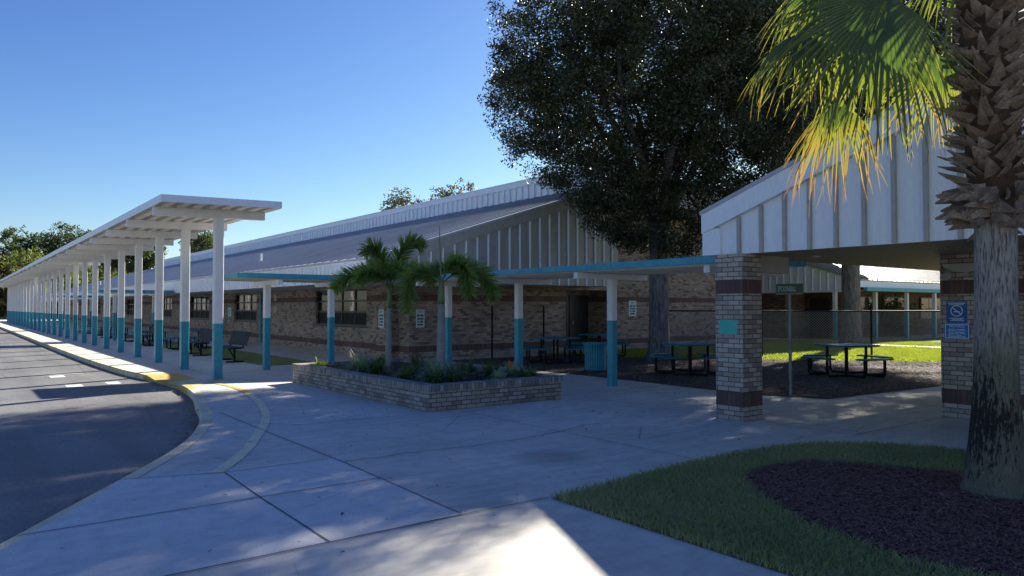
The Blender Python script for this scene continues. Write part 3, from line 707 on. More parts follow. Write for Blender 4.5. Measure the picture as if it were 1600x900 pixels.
# south gable wall with battens
b = MB()
b.prism([(EX + .056, 2.372), (BX, 2.372), (BX, zroof(BX) - .05), (EX + .056, 2.94)], 'y', GY, GY + .06)
b.m = 1; x = EX + .25
while x < BX - .1:
    b.box(x, GY - .055, 2.376, x + .036, GY - .001, zroof(x) - .30); x += .41
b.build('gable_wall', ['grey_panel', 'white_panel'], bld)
b = MB(); b.prism([(EX - .05, 2.963), (BX, zroof(BX) - .002), (BX, zroof(BX) - .34), (EX - .05, 2.66)], 'y', GY - .075, GY - .004)
b.build('rake_fascia', 'grey_panel', bld)
MB().box(WX - 2.2, GY + .065, 2.374, BX, WY - .004, 2.43).build('soffit', 'deck_white', bld)
# roof with standing seams
b = MB(); rt = .06
b.prism([(EX - .07, zroof(EX - .07)), (BX, zroof(BX)), (BX, zroof(BX) + rt), (EX - .07, zroof(EX - .07) + rt)], 'y', GY - .09, YEND)
y = GY + .2
while y < YEND - .1:
    b.prism([(EX - .06, zroof(EX - .06) + rt), (BX - .002, zroof(BX) + rt), (BX - .002, zroof(BX) + rt + .035), (EX - .06, zroof(EX - .06) + rt + .035)], 'y', y, y + .03); y += .6
rf = b.build('roof', 'roof_metal', bld)
for (x, y) in ((11.6, 34.6), (11.4, 48.5), (11.5, 80)):
    v = MB(); z = zroof(x); v.tube([(x, y, z), (x, y, z + .42)], .045, 10); v.tube([(x, y, z + .05), (x, y, z + .1)], .09, 10); v.build('vent_pipe', 'white_paint', rf, smooth=False)
# clerestory band and the upper roof behind it
zb = zroof(BX) + rt
b = MB(); b.box(BX + .001, GY, zb - .3, BX + .08, YB, 6.62)
y = GY + .1
while y < YB - .1:
    b.box(BX - .075, y, zb + .02, BX, y + .09, 6.62); y += .41
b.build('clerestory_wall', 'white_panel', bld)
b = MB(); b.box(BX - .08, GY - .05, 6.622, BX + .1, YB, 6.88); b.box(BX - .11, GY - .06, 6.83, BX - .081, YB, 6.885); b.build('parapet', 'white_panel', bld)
b = MB(); b.prism([(BX + .101, 6.5), (40, 5.6), (40, 5.8), (BX + .101, 6.7)], 'y', GY, YB); b.build('roof', 'roof_metal', bld)
b = MB(); b.prism([(BX + .003, zb - .4), (34, 3.0), (34, 3.2), (BX + .003, zb - .06)], 'y', YB + .01, YEND); b.build('roof', 'roof_metal', bld)
b = MB(); b.box(BX + .09, GY + .05, 5.45, 40, GY + .12, 6.5); b.build('gable_wall', 'grey_panel', bld)
b = MB(); b.tube([(11.53, 34.4, 0), (11.53, 34.4, 2.3), (11.3, 34.4, 2.42)], .05, 8); b.build('downspout', 'teal_paint', bld)

# ------------------------------------------------------------------ right-hand building with porch
PX = 9.2
rb = thing('porch_building', (12.0, 5.0, 0), 'brick building at right with white metal gable over its porch', 'building')
YN, YR = 7.16, -.3
def zr(y): return 3.07 + .345 * (YN - y)
b = MB()
b.prism([(YN, 2.43), (YN, 2.99), (YR, zr(YR) - .06), (2 * YR - YN, 2.99), (2 * YR - YN, 2.43)], 'x', PX, PX + .07)
b.m = 1; y = YN - .22
while y > -6.8:
    zz = zr(y) if y > YR else zr(2 * YR - y)
    b.box(PX - .05, y - .025, 2.436, PX - .001, y + .025, zz - .30); y -= .372
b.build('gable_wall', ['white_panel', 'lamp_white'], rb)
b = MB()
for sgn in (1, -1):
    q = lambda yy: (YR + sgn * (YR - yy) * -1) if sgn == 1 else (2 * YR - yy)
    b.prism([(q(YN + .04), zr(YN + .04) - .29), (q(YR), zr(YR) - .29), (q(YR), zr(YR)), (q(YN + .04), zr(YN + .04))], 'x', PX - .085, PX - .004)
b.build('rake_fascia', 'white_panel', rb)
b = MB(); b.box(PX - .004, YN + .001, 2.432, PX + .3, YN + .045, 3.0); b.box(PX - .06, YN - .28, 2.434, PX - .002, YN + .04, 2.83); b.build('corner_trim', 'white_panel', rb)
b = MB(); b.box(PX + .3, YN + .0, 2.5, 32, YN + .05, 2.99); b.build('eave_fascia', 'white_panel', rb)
b = MB()
for sgn in (1, -1):
    q = (lambda yy: yy) if sgn == 1 else (lambda yy: 2 * YR - yy)
    b.prism([(q(YN + .06), zr(YN + .06) + .001), (q(YR), zr(YR) + .001), (q(YR), zr(YR) + .06), (q(YN + .06), zr(YN + .06) + .06)], 'x', PX - .1, 32)
b.build('roof', 'roof_metal', rb)
b = MB(); y = 5.003
while y < YN - .01:                      # boards under the eaves
    b.box(PX + .08, y, 2.44, 32, min(y + .125, YN - .004), 2.462); y += .131
y = -7.0
while y < 4.99:
    b.box(PX + .08, y, 2.44, 11.99, min(y + .125, 4.997), 2.462); y += .131
b.build('soffit', 'soffit_board', rb)
MB().box(PX + .075, -7, 2.464, 32, YN - .006, 2.48).build('soffit_backing', 'interior', rb)
b = MB(); b.box(12.0, -7.2, 0, 12.3, 5.0, 2.437); b.box(12.3, 4.7, 0, 32, 5.0, 2.437); b.build('wall', 'brick_pillar', rb)
b = MB(); b.box(9.12, 6.48, 0, 9.59, 6.95, 2.431); b.build('pillar', 'brick_pillar', rb)
b = MB(); b.box(9.592, 6.6, 2.18, 10.5, 6.8, 2.438); b.build('header_beam', 'lamp_white', rb)
b = MB(); b.tube([(10.6, 6.2, 2.42), (10.6, 6.2, 2.439)], .09, 14); b.build('ceiling_fixture', 'lamp_white', rb)

# ------------------------------------------------------------------ far building across the courtyard
fb = thing('courtyard_building', (35.3, 20.2, 0), 'low brick building with sunlit white metal roof beyond the courtyard lawn', 'building')
def zf(y): return 2.95 + .316 * (y - 18.2)
b = MB(); b.prism([(18.25, 2.5), (26, 2.5), (40, 2.5), (40, zf(40)), (18.25, zf(18.25) - .03)], 'x', 35.0, 35.07)
y = 18.6
while y < 40: b.box(34.955, y, 2.505, 34.999, y + .045, zf(y) - .12); y += .41
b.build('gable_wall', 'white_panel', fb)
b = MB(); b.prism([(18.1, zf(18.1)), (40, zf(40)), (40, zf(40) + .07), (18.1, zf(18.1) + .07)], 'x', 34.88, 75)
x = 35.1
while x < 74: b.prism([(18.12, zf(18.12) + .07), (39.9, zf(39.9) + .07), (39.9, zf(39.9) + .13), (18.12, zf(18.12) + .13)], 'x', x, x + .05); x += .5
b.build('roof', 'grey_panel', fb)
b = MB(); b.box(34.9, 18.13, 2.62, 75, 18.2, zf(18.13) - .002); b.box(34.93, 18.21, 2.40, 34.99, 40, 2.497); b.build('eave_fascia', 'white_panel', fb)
b = MB(); b.box(35.2, 17.95, 2.44, 75, 18.128, 2.615); b.build('gutter', 'teal_roof', fb)
MB().box(35.08, 18.25, 2.45, 75, 22, 2.49).build('soffit', 'soffit_board', fb)
b = MB(); b.box(35.1, 22.3, 0, 35.4, 40, 2.44); b.box(35.1, 18.95, 0, 35.5, 19.35, 2.44)
b.box(37.0, 20.65, 0, 37.3, 26, 2.44); b.box(35.401, 22.3, 0, 37.0, 22.6, 2.44)
b.box(35.8, 20.2, 0, 40.2, 20.5, 2.44) if False else None
b.box(37.301, 20.35, 0, 75, 20.65, 2.44)
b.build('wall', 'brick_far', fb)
for (xa, xb) in ((38.0, 40.2), (41.4, 44.2), (46, 49)):
    w = MB(); w.box(xa, 20.25, .95, xb, 20.347, 2.25); w = w.build('window', 'bronze_frame', fb)
    pn = MB()
    for k in range(3): pa = xa + .06 + k * (xb - xa - .06) / 3; pn.box(pa, 20.235, 1.5, pa + (xb - xa) / 3 - .08, 20.249, 2.18)
    pn.build('pane', 'window_glass', w)
dd = MB(); dd.box(36.9, 20.9, 0.02, 36.997, 22.0, 2.1); dd.build('door', 'door_paint', fb)
fp0 = bevel_post('post', ['white_paint', 'teal_paint'], fb, .18, 2.43, 1.42)
fbm = None
L = WLOC[fb.name]
for k, (x, y) in enumerate(((34.95, 19.45), (37.75, 18.85), (40.6, 18.6), (43.3, 18.35), (47, 18.3))):
    p = fp0 if k == 0 else fp0.copy()
    if k: COL.objects.link(p); p.parent = fb
    p.location = (x - L.x, y - L.y, 0)

# ------------------------------------------------------------------ brick planter
pl = thing('brick_planter', (7.45, 13.1, 0), 'long rectangular brick planter of lilies and two small palms', 'planter')
ax0, ax1, ay0, ay1 = 6.03, 8.80, 10.08, 15.85; tk = .22
b = MB(); hz = .315
b.box(ax0, ay0, 0, ax0 + tk, ay1, hz); b.box(ax1 - tk, ay0, 0, ax1, ay1, hz)
b.box(ax0 + tk, ay0, 0, ax1 - tk, ay0 + tk, hz); b.box(ax0 + tk, ay1 - tk, 0, ax1 - tk, ay1, hz)
b.build('wall', 'brick_planter', pl)
b = MB(); e = .018; c0, c1 = hz + .001, hz + .098
b.box(ax0 - e, ay0 - e, c0, ax0 + tk, ay1 + e, c1); b.box(ax1 - tk, ay0 - e, c0, ax1 + e, ay1 + e, c1)
b.box(ax0 + tk, ay0 - e, c0, ax1 - tk, ay0 + tk, c1); b.box(ax0 + tk, ay1 - tk, c0, ax1 - tk, ay1 + e, c1)
b.build('coping', 'brick_rowlock', pl)
b = MB(); b.box(ax0 + tk, ay0 + tk, 0.002, ax1 - tk, ay1 - tk, .35); b.build('soil', 'soil', pl)
x = rng.uniform(ax0 + tk, ax1 - tk, 2600); y = rng.uniform(ay0 + tk, ay1 - tk, 2600)
SZ = .35
def tuft(x, y, n, L, mat, label, seed, name='lily_clump', z=SZ, grp='strappy lily clumps in the planter'):
    rg = np.random.default_rng(seed); t = thing(name, (x, y, z), label, 'plant', grp)
    V = []; F = []; k = 0
    for i in range(n):
        a = rg.uniform(0, 2 * math.pi); l = L * rg.uniform(.6, 1.15); sp = rg.uniform(.35, 1.15); w = rg.uniform(.009, .017)
        d = np.array([math.cos(a), math.sin(a), 0]); s = np.array([-d[1], d[0], 0]); o = np.array([x, y, z - .01]) + d * rg.uniform(0, .06) + s * rg.uniform(-.05, .05)
        for j in range(5):
            tt = j / 4
            r = l * sp * (tt * .9); h = l * (tt * (1.15 - .25 * sp) - sp * .85 * tt * tt)
            ww = w * (1 - tt ** 2 * .9)
            p = o + d * r + np.array([0, 0, h]); V += [p - s * ww, p + s * ww]
            if j: F.append([k + 2 * j - 2, k + 2 * j - 1, k + 2 * j + 1, k + 2 * j])
        k += 10
    np_mesh('foliage', V, F, mat, t)
    return t
tufts = [(6.45, 15.4, 50, .34, 'lily_lime', 'small lime green plant at the far left end of the planter'),
 (6.62, 13.75, 130, .62, 'lily_pale', 'pale variegated lily clump beside the thinner palm trunk'),
 (6.75, 13.3, 110, .5, 'lily_leaf', 'green lily clump in front of the thinner palm trunk'),
 (7.7, 13.3, 110, .55, 'lily_leaf', 'green lily clump behind the thinner palm trunk'),
 (7.75, 12.6, 120, .58, 'lily_pale', 'pale lily clump between the two planter palms at the back'),
 (6.55, 11.75, 90, .42, 'lily_leaf', 'low green lily clump midway along the front wall'),
 (6.85, 12.05, 100, .5, 'lily_leaf', 'green lily clump between the two palm trunks'),
 (6.95, 11.3, 110, .5, 'lily_pale', 'grey green lily clump left of the thicker palm trunk'),
 (6.6, 10.85, 120, .5, 'lily_leaf', 'broad green lily clump nearest the front planter corner'),
 (6.95, 10.75, 120, .52, 'lily_leaf', 'green lily clump right of the nearest front corner'),
 (7.9, 11.8, 120, .52, 'lily_leaf', 'dark lily clump behind the thicker palm trunk'),
 (8.05, 11.2, 130, .52, 'lily_leaf', 'green lily clump right of the thicker palm trunk'),
 (8.35, 10.95, 110, .5, 'lily_pale', 'pale lily clump near the right end of the planter'),
 (7.75, 10.55, 70, .36, 'lily_pale', 'small pale lily clump at the right front wall'),
 (8.4, 10.55, 90, .42, 'lily_leaf', 'low green lily clump in the right planter corner'),
 (7.45, 14.5, 90, .5, 'lily_leaf', 'green lily clump in the back middle of the planter')]
for i, (x, y, n, L, mt, lb) in enumerate(tufts): tuft(x, y, int(n * 1.35), L * .98, mt, lb, seed=100 + i)
sp = thing('marker_cap', (8.68, 11.45, .413), 'small bright orange cap on the planter rim by the post', 'marker')
MB().lathe([(.0, 0), (.035, 0), (.035, .05), (.022, .07), (.0, .07)], 12).build('base', 'soil', sp, local=True)
MB().lathe([(.0, .071), (.042, .071), (.045, .15), (.036, .185), (.0, .19)], 14).build('cap', 'orange_plastic', sp, local=True, smooth=True)

# ------------------------------------------------------------------ foxtail palms in the planter
VW = np.array([.606, .795, 0]); RT = np.array([.795, -.606, 0]); UP = np.array([0, 0, 1.])
def bez(P, n):
    P = np.array(P, float); t = np.linspace(0, 1, n)[:, None]
    return (1 - t) ** 3 * P[0] + 3 * (1 - t) ** 2 * t * P[1] + 3 * (1 - t) * t ** 2 * P[2] + t ** 3 * P[3]
def frond(P, n, L, rg):
    c = bez(P, 60); V = []; F = []; k = 0
    T = np.gradient(c, axis=0); T /= np.linalg.norm(T, axis=1, keepdims=True)
    for i in range(n):
        t = .16 + .84 * (i / n); j = min(58, int(t * 59)); p = c[j]; tg = T[j]
        a = np.cross(tg, UP); a /= np.linalg.norm(a) + 1e-6; bb = np.cross(a, tg)
        th = rg.uniform(0, 2 * math.pi)
        rad = a * math.cos(th) + bb * math.sin(th)
        d = rad * .85 + tg * .6 + UP * .12; d /= np.linalg.norm(d)
        l = L * rg.uniform(.75, 1.1) * (1 - .5 * max(0, (t - .72) / .28)) * (.6 + .4 * min(1, (t - .1) / .2))
        w = np.cross(d, rg.normal(size=3)); w /= np.linalg.norm(w)
        for s in range(4):
            q = s / 3; pt = p + d * l * q + np.array([0, 0, -.13]) * l * q * q
            ww = .0145 * (1 - q ** 2.5 * .92) + .0008
            V += [pt - w * ww, pt + w * ww]
            if s: F.append([k + 2 * s - 2, k + 2 * s - 1, k + 2 * s + 1, k + 2 * s])
        k += 8
    return V, F
def foxtail(base, htop, r0, fronds, label, seed, lean=(0, 0)):
    rg = np.random.default_rng(seed); t = thing('foxtail_palm', base, label, 'palm tree', 'feathery palms in the planter')
    bx, by, bz = base; top = np.array([bx + lean[0], by + lean[1], htop])
    pts = []; rad = []; n = 26
    for i in range(n):
        q = i / (n - 1); pts.append((bx + lean[0] * q, by + lean[1] * q, bz - .02 + (htop - .35 - bz) * q)); rad.append(r0 * (1.15 - .25 * q) * (1.0 + (.05 if i % 3 == 0 else 0)))
    MB().tube(pts, rad, 12).build('trunk', 'ring_trunk', t, smooth=True)
    q = pts[-1]
    MB().tube([q, (q[0], q[1], q[2] + .12), (top[0], top[1], htop), (top[0], top[1], htop + .08)], [r0 * .95, r0 * .9, r0 * .6, r0 * .3], 12).build('crownshaft', 'crownshaft', t, smooth=True)
    for fr in fronds:
        P = [top + RT * a[0] + UP * a[1] + VW * a[2] for a in fr[0]]
        c = bez(P, 14); MB().tube([tuple(p) for p in c], [.016 * (1 - .8 * i / 13) for i in range(14)], 5).build('rachis', 'crownshaft', t)
        V, F = frond(P, int(fr[1] * 1.05), fr[2] * 1.12, rg); np_mesh('frond', V, F, 'fox_leaf', t)
    return t
foxtail((6.98, 13.25, SZ), 2.0, .055, [
  ([(0, 0, 0), (-.1, .55, .1), (-.28, 1.05, .1), (-.45, .72, -.25)], 320, .30),
  ([(0, 0, 0), (.12, .6, 0), (.3, 1.2, .1), (.66, .85, .15)], 360, .30),
  ([(0, 0, 0), (-.35, .42, 0), (-.85, .4, -.1), (-1.1, .0, -.1)], 340, .29),
  ([(0, 0, 0), (.15, .45, .3), (.3, .6, .7), (.4, .4, 1.0)], 260, .28),
  ([(0, 0, 0), (-.15, .4, -.3), (-.4, .4, -.6), (-.5, .1, -.8)], 260, .27),
  ([(0, 0, 0), (.05, .4, -.2), (.22, .55, -.5), (.42, .25, -.7)], 240, .27),
  ([(0, 0, 0), (-.2, .5, .4), (-.5, .6, .7), (-.7, .3, .9)], 240, .28)],
  'feathery palm with the thinner trunk at the planter left', 5, (.02, -.02))
foxtail((7.4, 11.92, SZ), 2.08, .075, [
  ([(0, 0, 0), (-.3, .36, -.05), (-.72, .3, -.15), (-.62, -.55, -.2)], 380, .29),
  ([(0, 0, 0), (.2, .55, -.1), (.55, .5, -.25), (.55, -.25, -.3)], 400, .30),
  ([(0, 0, 0), (.4, .45, .1), (.9, .4, .1), (1.0, -.3, .1)], 380, .29),
  ([(0, 0, 0), (.1, .5, .3), (.25, .6, .7), (.35, .3, 1.0)], 260, .28),
  ([(0, 0, 0), (-.15, .4, .35), (-.3, .4, .7), (-.35, .0, .9)], 240, .28)],
  'feathery palm with the thicker pale trunk and upright spear leaf', 6)
spear = bpy.data.objects['foxtail_palm.001']
MB().tube([(7.39, 11.92, 2.1), (7.37, 11.91, 2.7), (7.36, 11.93, 3.2)], [.016, .013, .006], 6).build('spear_leaf', 'petiole', spear)

# ------------------------------------------------------------------ fan palm at the right
fpx, fpy = 7.37, 2.63
fp = thing('fan_palm', (fpx, fpy, 0), 'tall fan palm with shaggy upper trunk in the dark mulch bed', 'palm tree')
b = MB(); zs = [0, .05, .12, .22, .35, .5, .7, .9, 1.15, 1.45, 1.8, 2.1, 2.35, 2.5]
rs = [.292, .27, .254, .241, .225, .21, .193, .18, .172, .168, .166, .165, .165, .165]
pts = [(fpx + .012 * z, fpy - .008 * z, z) for z in zs]
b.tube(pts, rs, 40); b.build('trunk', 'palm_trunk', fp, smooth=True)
b = MB(); b.tube([(fpx + .03, fpy - .02, 2.42), (fpx + .03, fpy - .02, 2.7), (fpx + .02, fpy, 3.4), (fpx - .02, fpy, 4.4), (fpx - .05, fpy, 5.4)], [.19, .215, .22, .225, .2], 24)
b.build('upper_trunk', 'boot_core', fp, smooth=True)
b = MB(); rgb_ = random.Random(5); n = 430
for i in range(n):
    z = (2.40 + .3 * i / 60) if i < 60 else (2.6 + 2.7 * (i - 60) / (n - 60)); z += 0 + rgb_.uniform(-.03, .03); a = i * 2.39996 + rgb_.uniform(-.2, .2)
    cx = fpx + .03 - .06 * (z - 2.4) / 3; R0 = .185 + rgb_.uniform(-.01, .02)
    low = z < 2.72
    L = rgb_.uniform(.20, .33) * (1.1 if low else 1); W = rgb_.uniform(.085, .14)
    rad = Vector((math.cos(a), math.sin(a), 0)); tan = Vector((-math.sin(a), math.cos(a), 0)) + Vector((0, 0, rgb_.uniform(-.3, .3)))
    rise = rgb_.uniform(.35, .85) if not low else rgb_.uniform(-.35, .45)
    if low: tan = tan + rad * .0; d = (rad * .45 + Vector((-math.sin(a), math.cos(a), 0)) * rgb_.choice((-1, 1)) * .75 + Vector((0, 0, rise * .5))).normalized(); tan = d.cross(rad).normalized()
    else: d = (rad * .75 + Vector((0, 0, rise)) + tan * rgb_.uniform(-.35, .35)).normalized(); tan = d.cross(rad.cross(d)).normalized().cross(d).normalized()
    p0 = Vector((cx, fpy, z)) + rad * (R0 - .05)
    nrm = d.cross(tan).normalized()
    if nrm.dot(rad) < 0: nrm = -nrm
    vs = []
    for j, (t, w, th, cv) in enumerate(((0, 1.25, .022, 0), (.35, 1.0, .020, .012), (.72, .55, .015, .012), (1.0, .14, .006, -.015))):
        p = p0 + d * L * t + nrm * cv + rad * .05 * t * t - Vector((0, 0, .05 * t * t))
        for (sx, sn) in ((-1, -.3), (0, -1), (1, -.3), (1, .2), (0, .8), (-1, .2)):
            vs.append(p + tan * W * w * .5 * sx + nrm * th * sn)
    fs = []
    for j in range(3):
        for k in range(6): fs.append((j * 6 + k, j * 6 + (k + 1) % 6, (j + 1) * 6 + (k + 1) % 6, (j + 1) * 6 + k))
    fs.append(tuple(range(18, 24))); b.add(vs, fs)
b.build('leaf_base_sheath', 'boot', fp)
def fan(hub, axis, nrm, L, seed, spread=105, nseg=40, droop=.35, tipmax=.95, tip0=.35, split=.4):
    rg = np.random.default_rng(seed)
    ax = np.array(axis, float); ax /= np.linalg.norm(ax); nn = np.array(nrm, float); nn -= ax * nn.dot(ax); nn /= np.linalg.norm(nn); sd = np.cross(ax, nn)
    hub = np.array(hub, float); V = []; F = []; A = []; k = 0; da = R(2 * spread) / nseg; NJ = 9
    for i in range(nseg):
        a = -R(spread) + (i + .5) * da; u = abs(a) / R(spread)
        l = L * (1 - .32 * u ** 2) * rg.uniform(.93, 1.05)
        d = ax * math.cos(a) + sd * math.sin(a) - nn * (.10 + .25 * u)
        d /= np.linalg.norm(d); s = np.cross(nn, d); s /= np.linalg.norm(s); jit = rg.normal(0, .07, 3); tw = rg.normal(0, .4); dm = droop * rg.uniform(.45, 1.7); brown = .28 if rg.uniform() < .14 else 0.0
        for j in range(NJ):
            t = j / (NJ - 1); r = .03 + l * t
            fr = max(0, (t - split) / (1 - split))
            p = hub + d * r + np.array([0, 0, -1]) * dm * L * (fr ** 1.7) * .9 + jit * L * fr ** 2 - nn * .0
            if fr > 0: p = p - d * l * .22 * fr ** 2 * dm / .5
            w = .93 * r * math.tan(da / 2) if t < split else .93 * (.03 + l * split) * math.tan(da / 2) * (1 - fr) ** .8 + .0015
            sv = s * math.cos(tw * fr) + nn * math.sin(tw * fr)
            fold = nn * w * 1.0
            V += [p - sv * w, p - fold * .8, p + sv * w]; tv = (tip0 + (1 - tip0) * t) * tipmax * rg.uniform(.92, 1.05) + brown * t if t > .25 else tip0 * tipmax * t / .25
            A += [tv] * 3
            if j:
                o = k + 3 * j
                F += [[o - 3, o - 2, o + 1, o], [o - 2, o - 1, o + 2, o + 1]]
        k += 3 * NJ
    return V, F, A
ctop = np.array([fpx - .06, fpy, 5.35])
def fan_leaf(hub, axis, nrm, L, seed, **kw):
    hub = np.array(hub, float)
    P = [ctop, ctop + (hub - ctop) * .35 + UP * .25, ctop + (hub - ctop) * .75 + UP * .18, hub]
    c = bez(P, 12)
    V, F, A = fan(hub, axis, nrm, L, seed, **kw)
    f = np_mesh('frond', V, F, 'fan_leaf', fp, attr=A)
    MB().tube([tuple(p) for p in c], [.022 - .001 * i for i in range(12)], 6).build('petiole', 'petiole', f)
def WP(x, y, d): return VW * d + RT * ((x - 800) / 1155 * d) + UP * (EYE + (480 - y) / 1155 * d)
# hanging fronds seen below the crown, then the rest of the crown above
fan_leaf((5.90, 2.80, 4.14), -.40 * RT - .88 * UP - .15 * VW, -.9 * VW + .25 * UP - .1 * RT, 1.24, 21, spread=82, droop=.22, tipmax=.72, tip0=.05, split=.36, nseg=38)
fan_leaf((5.82, 3.48, 4.02), -.75 * RT - .62 * UP, -.5 * VW + .75 * UP - .2 * RT, .72, 22, spread=80, droop=.4, tipmax=.72, tip0=.2)
fan_leaf((6.46, 3.54, 3.56), -.45 * RT - .9 * UP, -.45 * VW + .25 * UP - .7 * RT, .88, 23, spread=62, droop=.3, tipmax=1.0, tip0=.5)
fan_leaf((6.98, 2.85, 3.90), -.25 * RT - .95 * UP + .1 * VW, -.9 * VW + .2 * UP, .74, 24, spread=72, droop=.25, tipmax=.88, tip0=.4)
fan_leaf((6.45, 3.1, 4.05), -.3 * RT - .9 * UP + .2 * VW, -.8 * VW + .4 * UP, .98, 25, spread=80, droop=.3, tipmax=.78, tip0=.3)
fan_leaf((6.5, 3.65, 4.75), -.6 * RT - .6 * UP, -.5 * VW + .8 * UP, .8, 26, spread=90, droop=.45, tipmax=.7, tip0=.2)
fan_leaf((6.83, 3.6, 4.72), -.3 * RT - .8 * UP + .2 * VW, -.6 * VW + .6 * UP, .95, 27, spread=90, droop=.4, tipmax=.75, tip0=.2)
for i in range(13):
    a = i * 2 * math.pi / 13 + .2; e = .05 + .75 * ((i * 5) % 13) / 13
    d = np.array([math.cos(a), math.sin(a), 0]) * math.cos(e * 1.3) + UP * math.sin(e * 1.3)
    hub = ctop + d * 1.15 + UP * .15
    if hub[0] < fpx - .3 and hub[2] < 5.7: hub[2] = 5.9
    fan_leaf(hub, d * 1 - UP * .25, UP * .9 - d * .2, 1.2, 40 + i, spread=105, droop=.45, tipmax=.7, tip0=.2)

SUN = np.array([.807, .299, .509])  # extra fronds turned square to the sun, added to shade the hanging fan
for k, (h, a) in enumerate((((7.2, 3.2, 5.15), (-.2, .7, .6)), ((7.75, 3.0, 5.2), (.1, .8, .5)), ((6.9, 2.7, 5.3), (-.5, .2, .8)), ((7.6, 2.3, 5.3), (.2, -.6, .7)), ((7.0, 2.2, 5.35), (-.3, -.7, .5)), ((7.3, 3.6, 5.05), (-.1, .5, .8)))):
    fan_leaf(h, a, SUN, .95, 80 + k, spread=120, droop=.15, tipmax=.6, tip0=.1)
# ------------------------------------------------------------------ oaks in the courtyard
def crown_leaves(c, rtab, nclump, nleaf, L, W, seed, shell=.45, crad=.42, gap=.35, coff=(0, 0), sc=(1, 1, 1)):
    rg = np.random.default_rng(seed); zs = np.array([a for a, _ in rtab]); rs_ = np.array([b for _, b in rtab])
    C = []
    # lumpy outline: radius modulated by angle and height
    ph = rg.uniform(0, 2 * math.pi, 8)
    vol = np.cumsum(np.interp(np.linspace(zs[0], zs[-1], 200), zs, rs_) ** 2); vol /= vol[-1]; zg = np.linspace(zs[0], zs[-1], 200)
    while len(C) < nclump:
        z = np.interp(rg.uniform(), vol, zg); a = rg.uniform(0, 2 * math.pi)
        r = np.interp(z, zs, rs_) * (.97 + .05 * math.sin(3 * a + ph[0] + z) + .04 * math.sin(5 * a + ph[1] - 1.7 * z) + .045 * math.sin(2 * z + ph[2] + 2 * a))
        q = rg.uniform() ** shell
        x, y = r * q * math.cos(a), r * q * math.sin(a)
        nz = math.sin(1.3 * x + ph[3]) * math.sin(1.2 * y + ph[4]) * math.sin(1.1 * z + ph[5]) + .5 * math.sin(2.9 * x + ph[6]) * math.sin(2.7 * z + ph[7])
        if nz < -gap: continue
        C.append((x, y, z))
    C = np.array(C); a_ = C[:, :2] @ RT[:2]; a_ = np.where(a_ > 0, a_ * sc[2], a_); b_ = C[:, :2] @ VW[:2]
    C[:, :2] = np.outer(a_ * sc[0], RT[:2]) + np.outer(b_ * sc[1], VW[:2])
    C = C + np.array([c[0] + coff[0], c[1] + coff[1], 0])
    cr = crad * rg.uniform(.6, 1.25, (nclump, 1))
    d = unit(rg.normal(size=(nclump * nleaf, 3))) * (rg.uniform(size=(nclump * nleaf, 1)) ** .5)
    d[:, 2] *= .75
    pts = np.repeat(C, nleaf, 0) + d * np.repeat(cr, nleaf, 0)
    v, f = leaf_quads(pts, L, W, rg)
    return v, f, C
def big_tree(name, x, y, r0, htrunk, rtab, nclump, nleaf, seed, label, cat='tree', group=None, L=.13, W=.06, mat='oak_leaf', bark='oak_bark', forks=7, ztop=11, lean=(0, 0), **kw):
    t = thing(name, (x, y, 0), label, cat, group); rg = random.Random(seed)
    b = MB(); n = 12; pts = []; rad = []
    for i in range(n):
        q = i / (n - 1); z = htrunk * q
        flare = 1 + .55 * math.exp(-z / .28)
        pts.append((x + lean[0] * q + .03 * math.sin(2 * q), y + lean[1] * q, z - .02)); rad.append(r0 * flare * (1 - .12 * q))
    b.tube(pts, rad, 18)
    top = Vector(pts[-1])
    for k in range(forks):
        a = 2 * math.pi * k / forks + rg.uniform(-.3, .3); spread = rg.uniform(.25, .62); h = ztop - htrunk
        p = [top - Vector((0, 0, .3))]
        for q in (.25, .5, .75, 1):
            rr_ = spread * h * .75 * q ** .8
            p.append(top + Vector((math.cos(a) * rr_ + rg.uniform(-.2, .2), math.sin(a) * rr_ + rg.uniform(-.2, .2), h * q * rg.uniform(.8, .95))))
        b.tube(p, [r0 * .5, r0 * .38, r0 * .26, r0 * .15, r0 * .05], 9)
        for s in range(3):
            o = p[2 + s % 2]; aa = a + rg.uniform(-1.3, 1.3)
            b.tube([o, o + Vector((math.cos(aa) * .9, math.sin(aa) * .9, .4)), o + Vector((math.cos(aa) * 1.9, math.sin(aa) * 1.9, .6))], [r0 * .2, r0 * .13, r0 * .04], 6)
    b.build('trunk', bark, t, smooth=True)
    v, f, C = crown_leaves((x + lean[0], y + lean[1]), rtab, nclump, nleaf, L, W, seed, **kw)
    np_mesh('crown', v, f, mat, t)
    return t
big_tree('live_oak', 17.3, 15.3, .31, 4.2, [(3.25, .9), (3.7, 2.2), (4.6, 2.9), (5.4, 3.4), (6.2, 4.7), (7.2, 5.45), (8.5, 5.6), (10.5, 5.5), (12, 4.9), (13.5, 3.6), (14.7, 1.2)], 2700, 128, 3,
         'large dark live oak with broad trunk beside the picnic tables', group='oaks in the courtyard', shell=.5, crad=.47, gap=.33, ztop=12.5, L=.10, W=.045, coff=(-.15, -.7), sc=(1.05, .88, .89))
big_tree('live_oak', 29.8, 15.9, .38, 6.2, [(7.4, 1.2), (8.0, 3.4), (9.0, 5.0), (11, 5.8), (12.8, 5.4), (14.3, 4.0), (15.6, 1.5)], 2000, 90, 8,
         'second live oak standing behind the chain link fence', group='oaks in the courtyard', L=.12, W=.055, shell=.5, crad=.58, gap=.55, ztop=15)

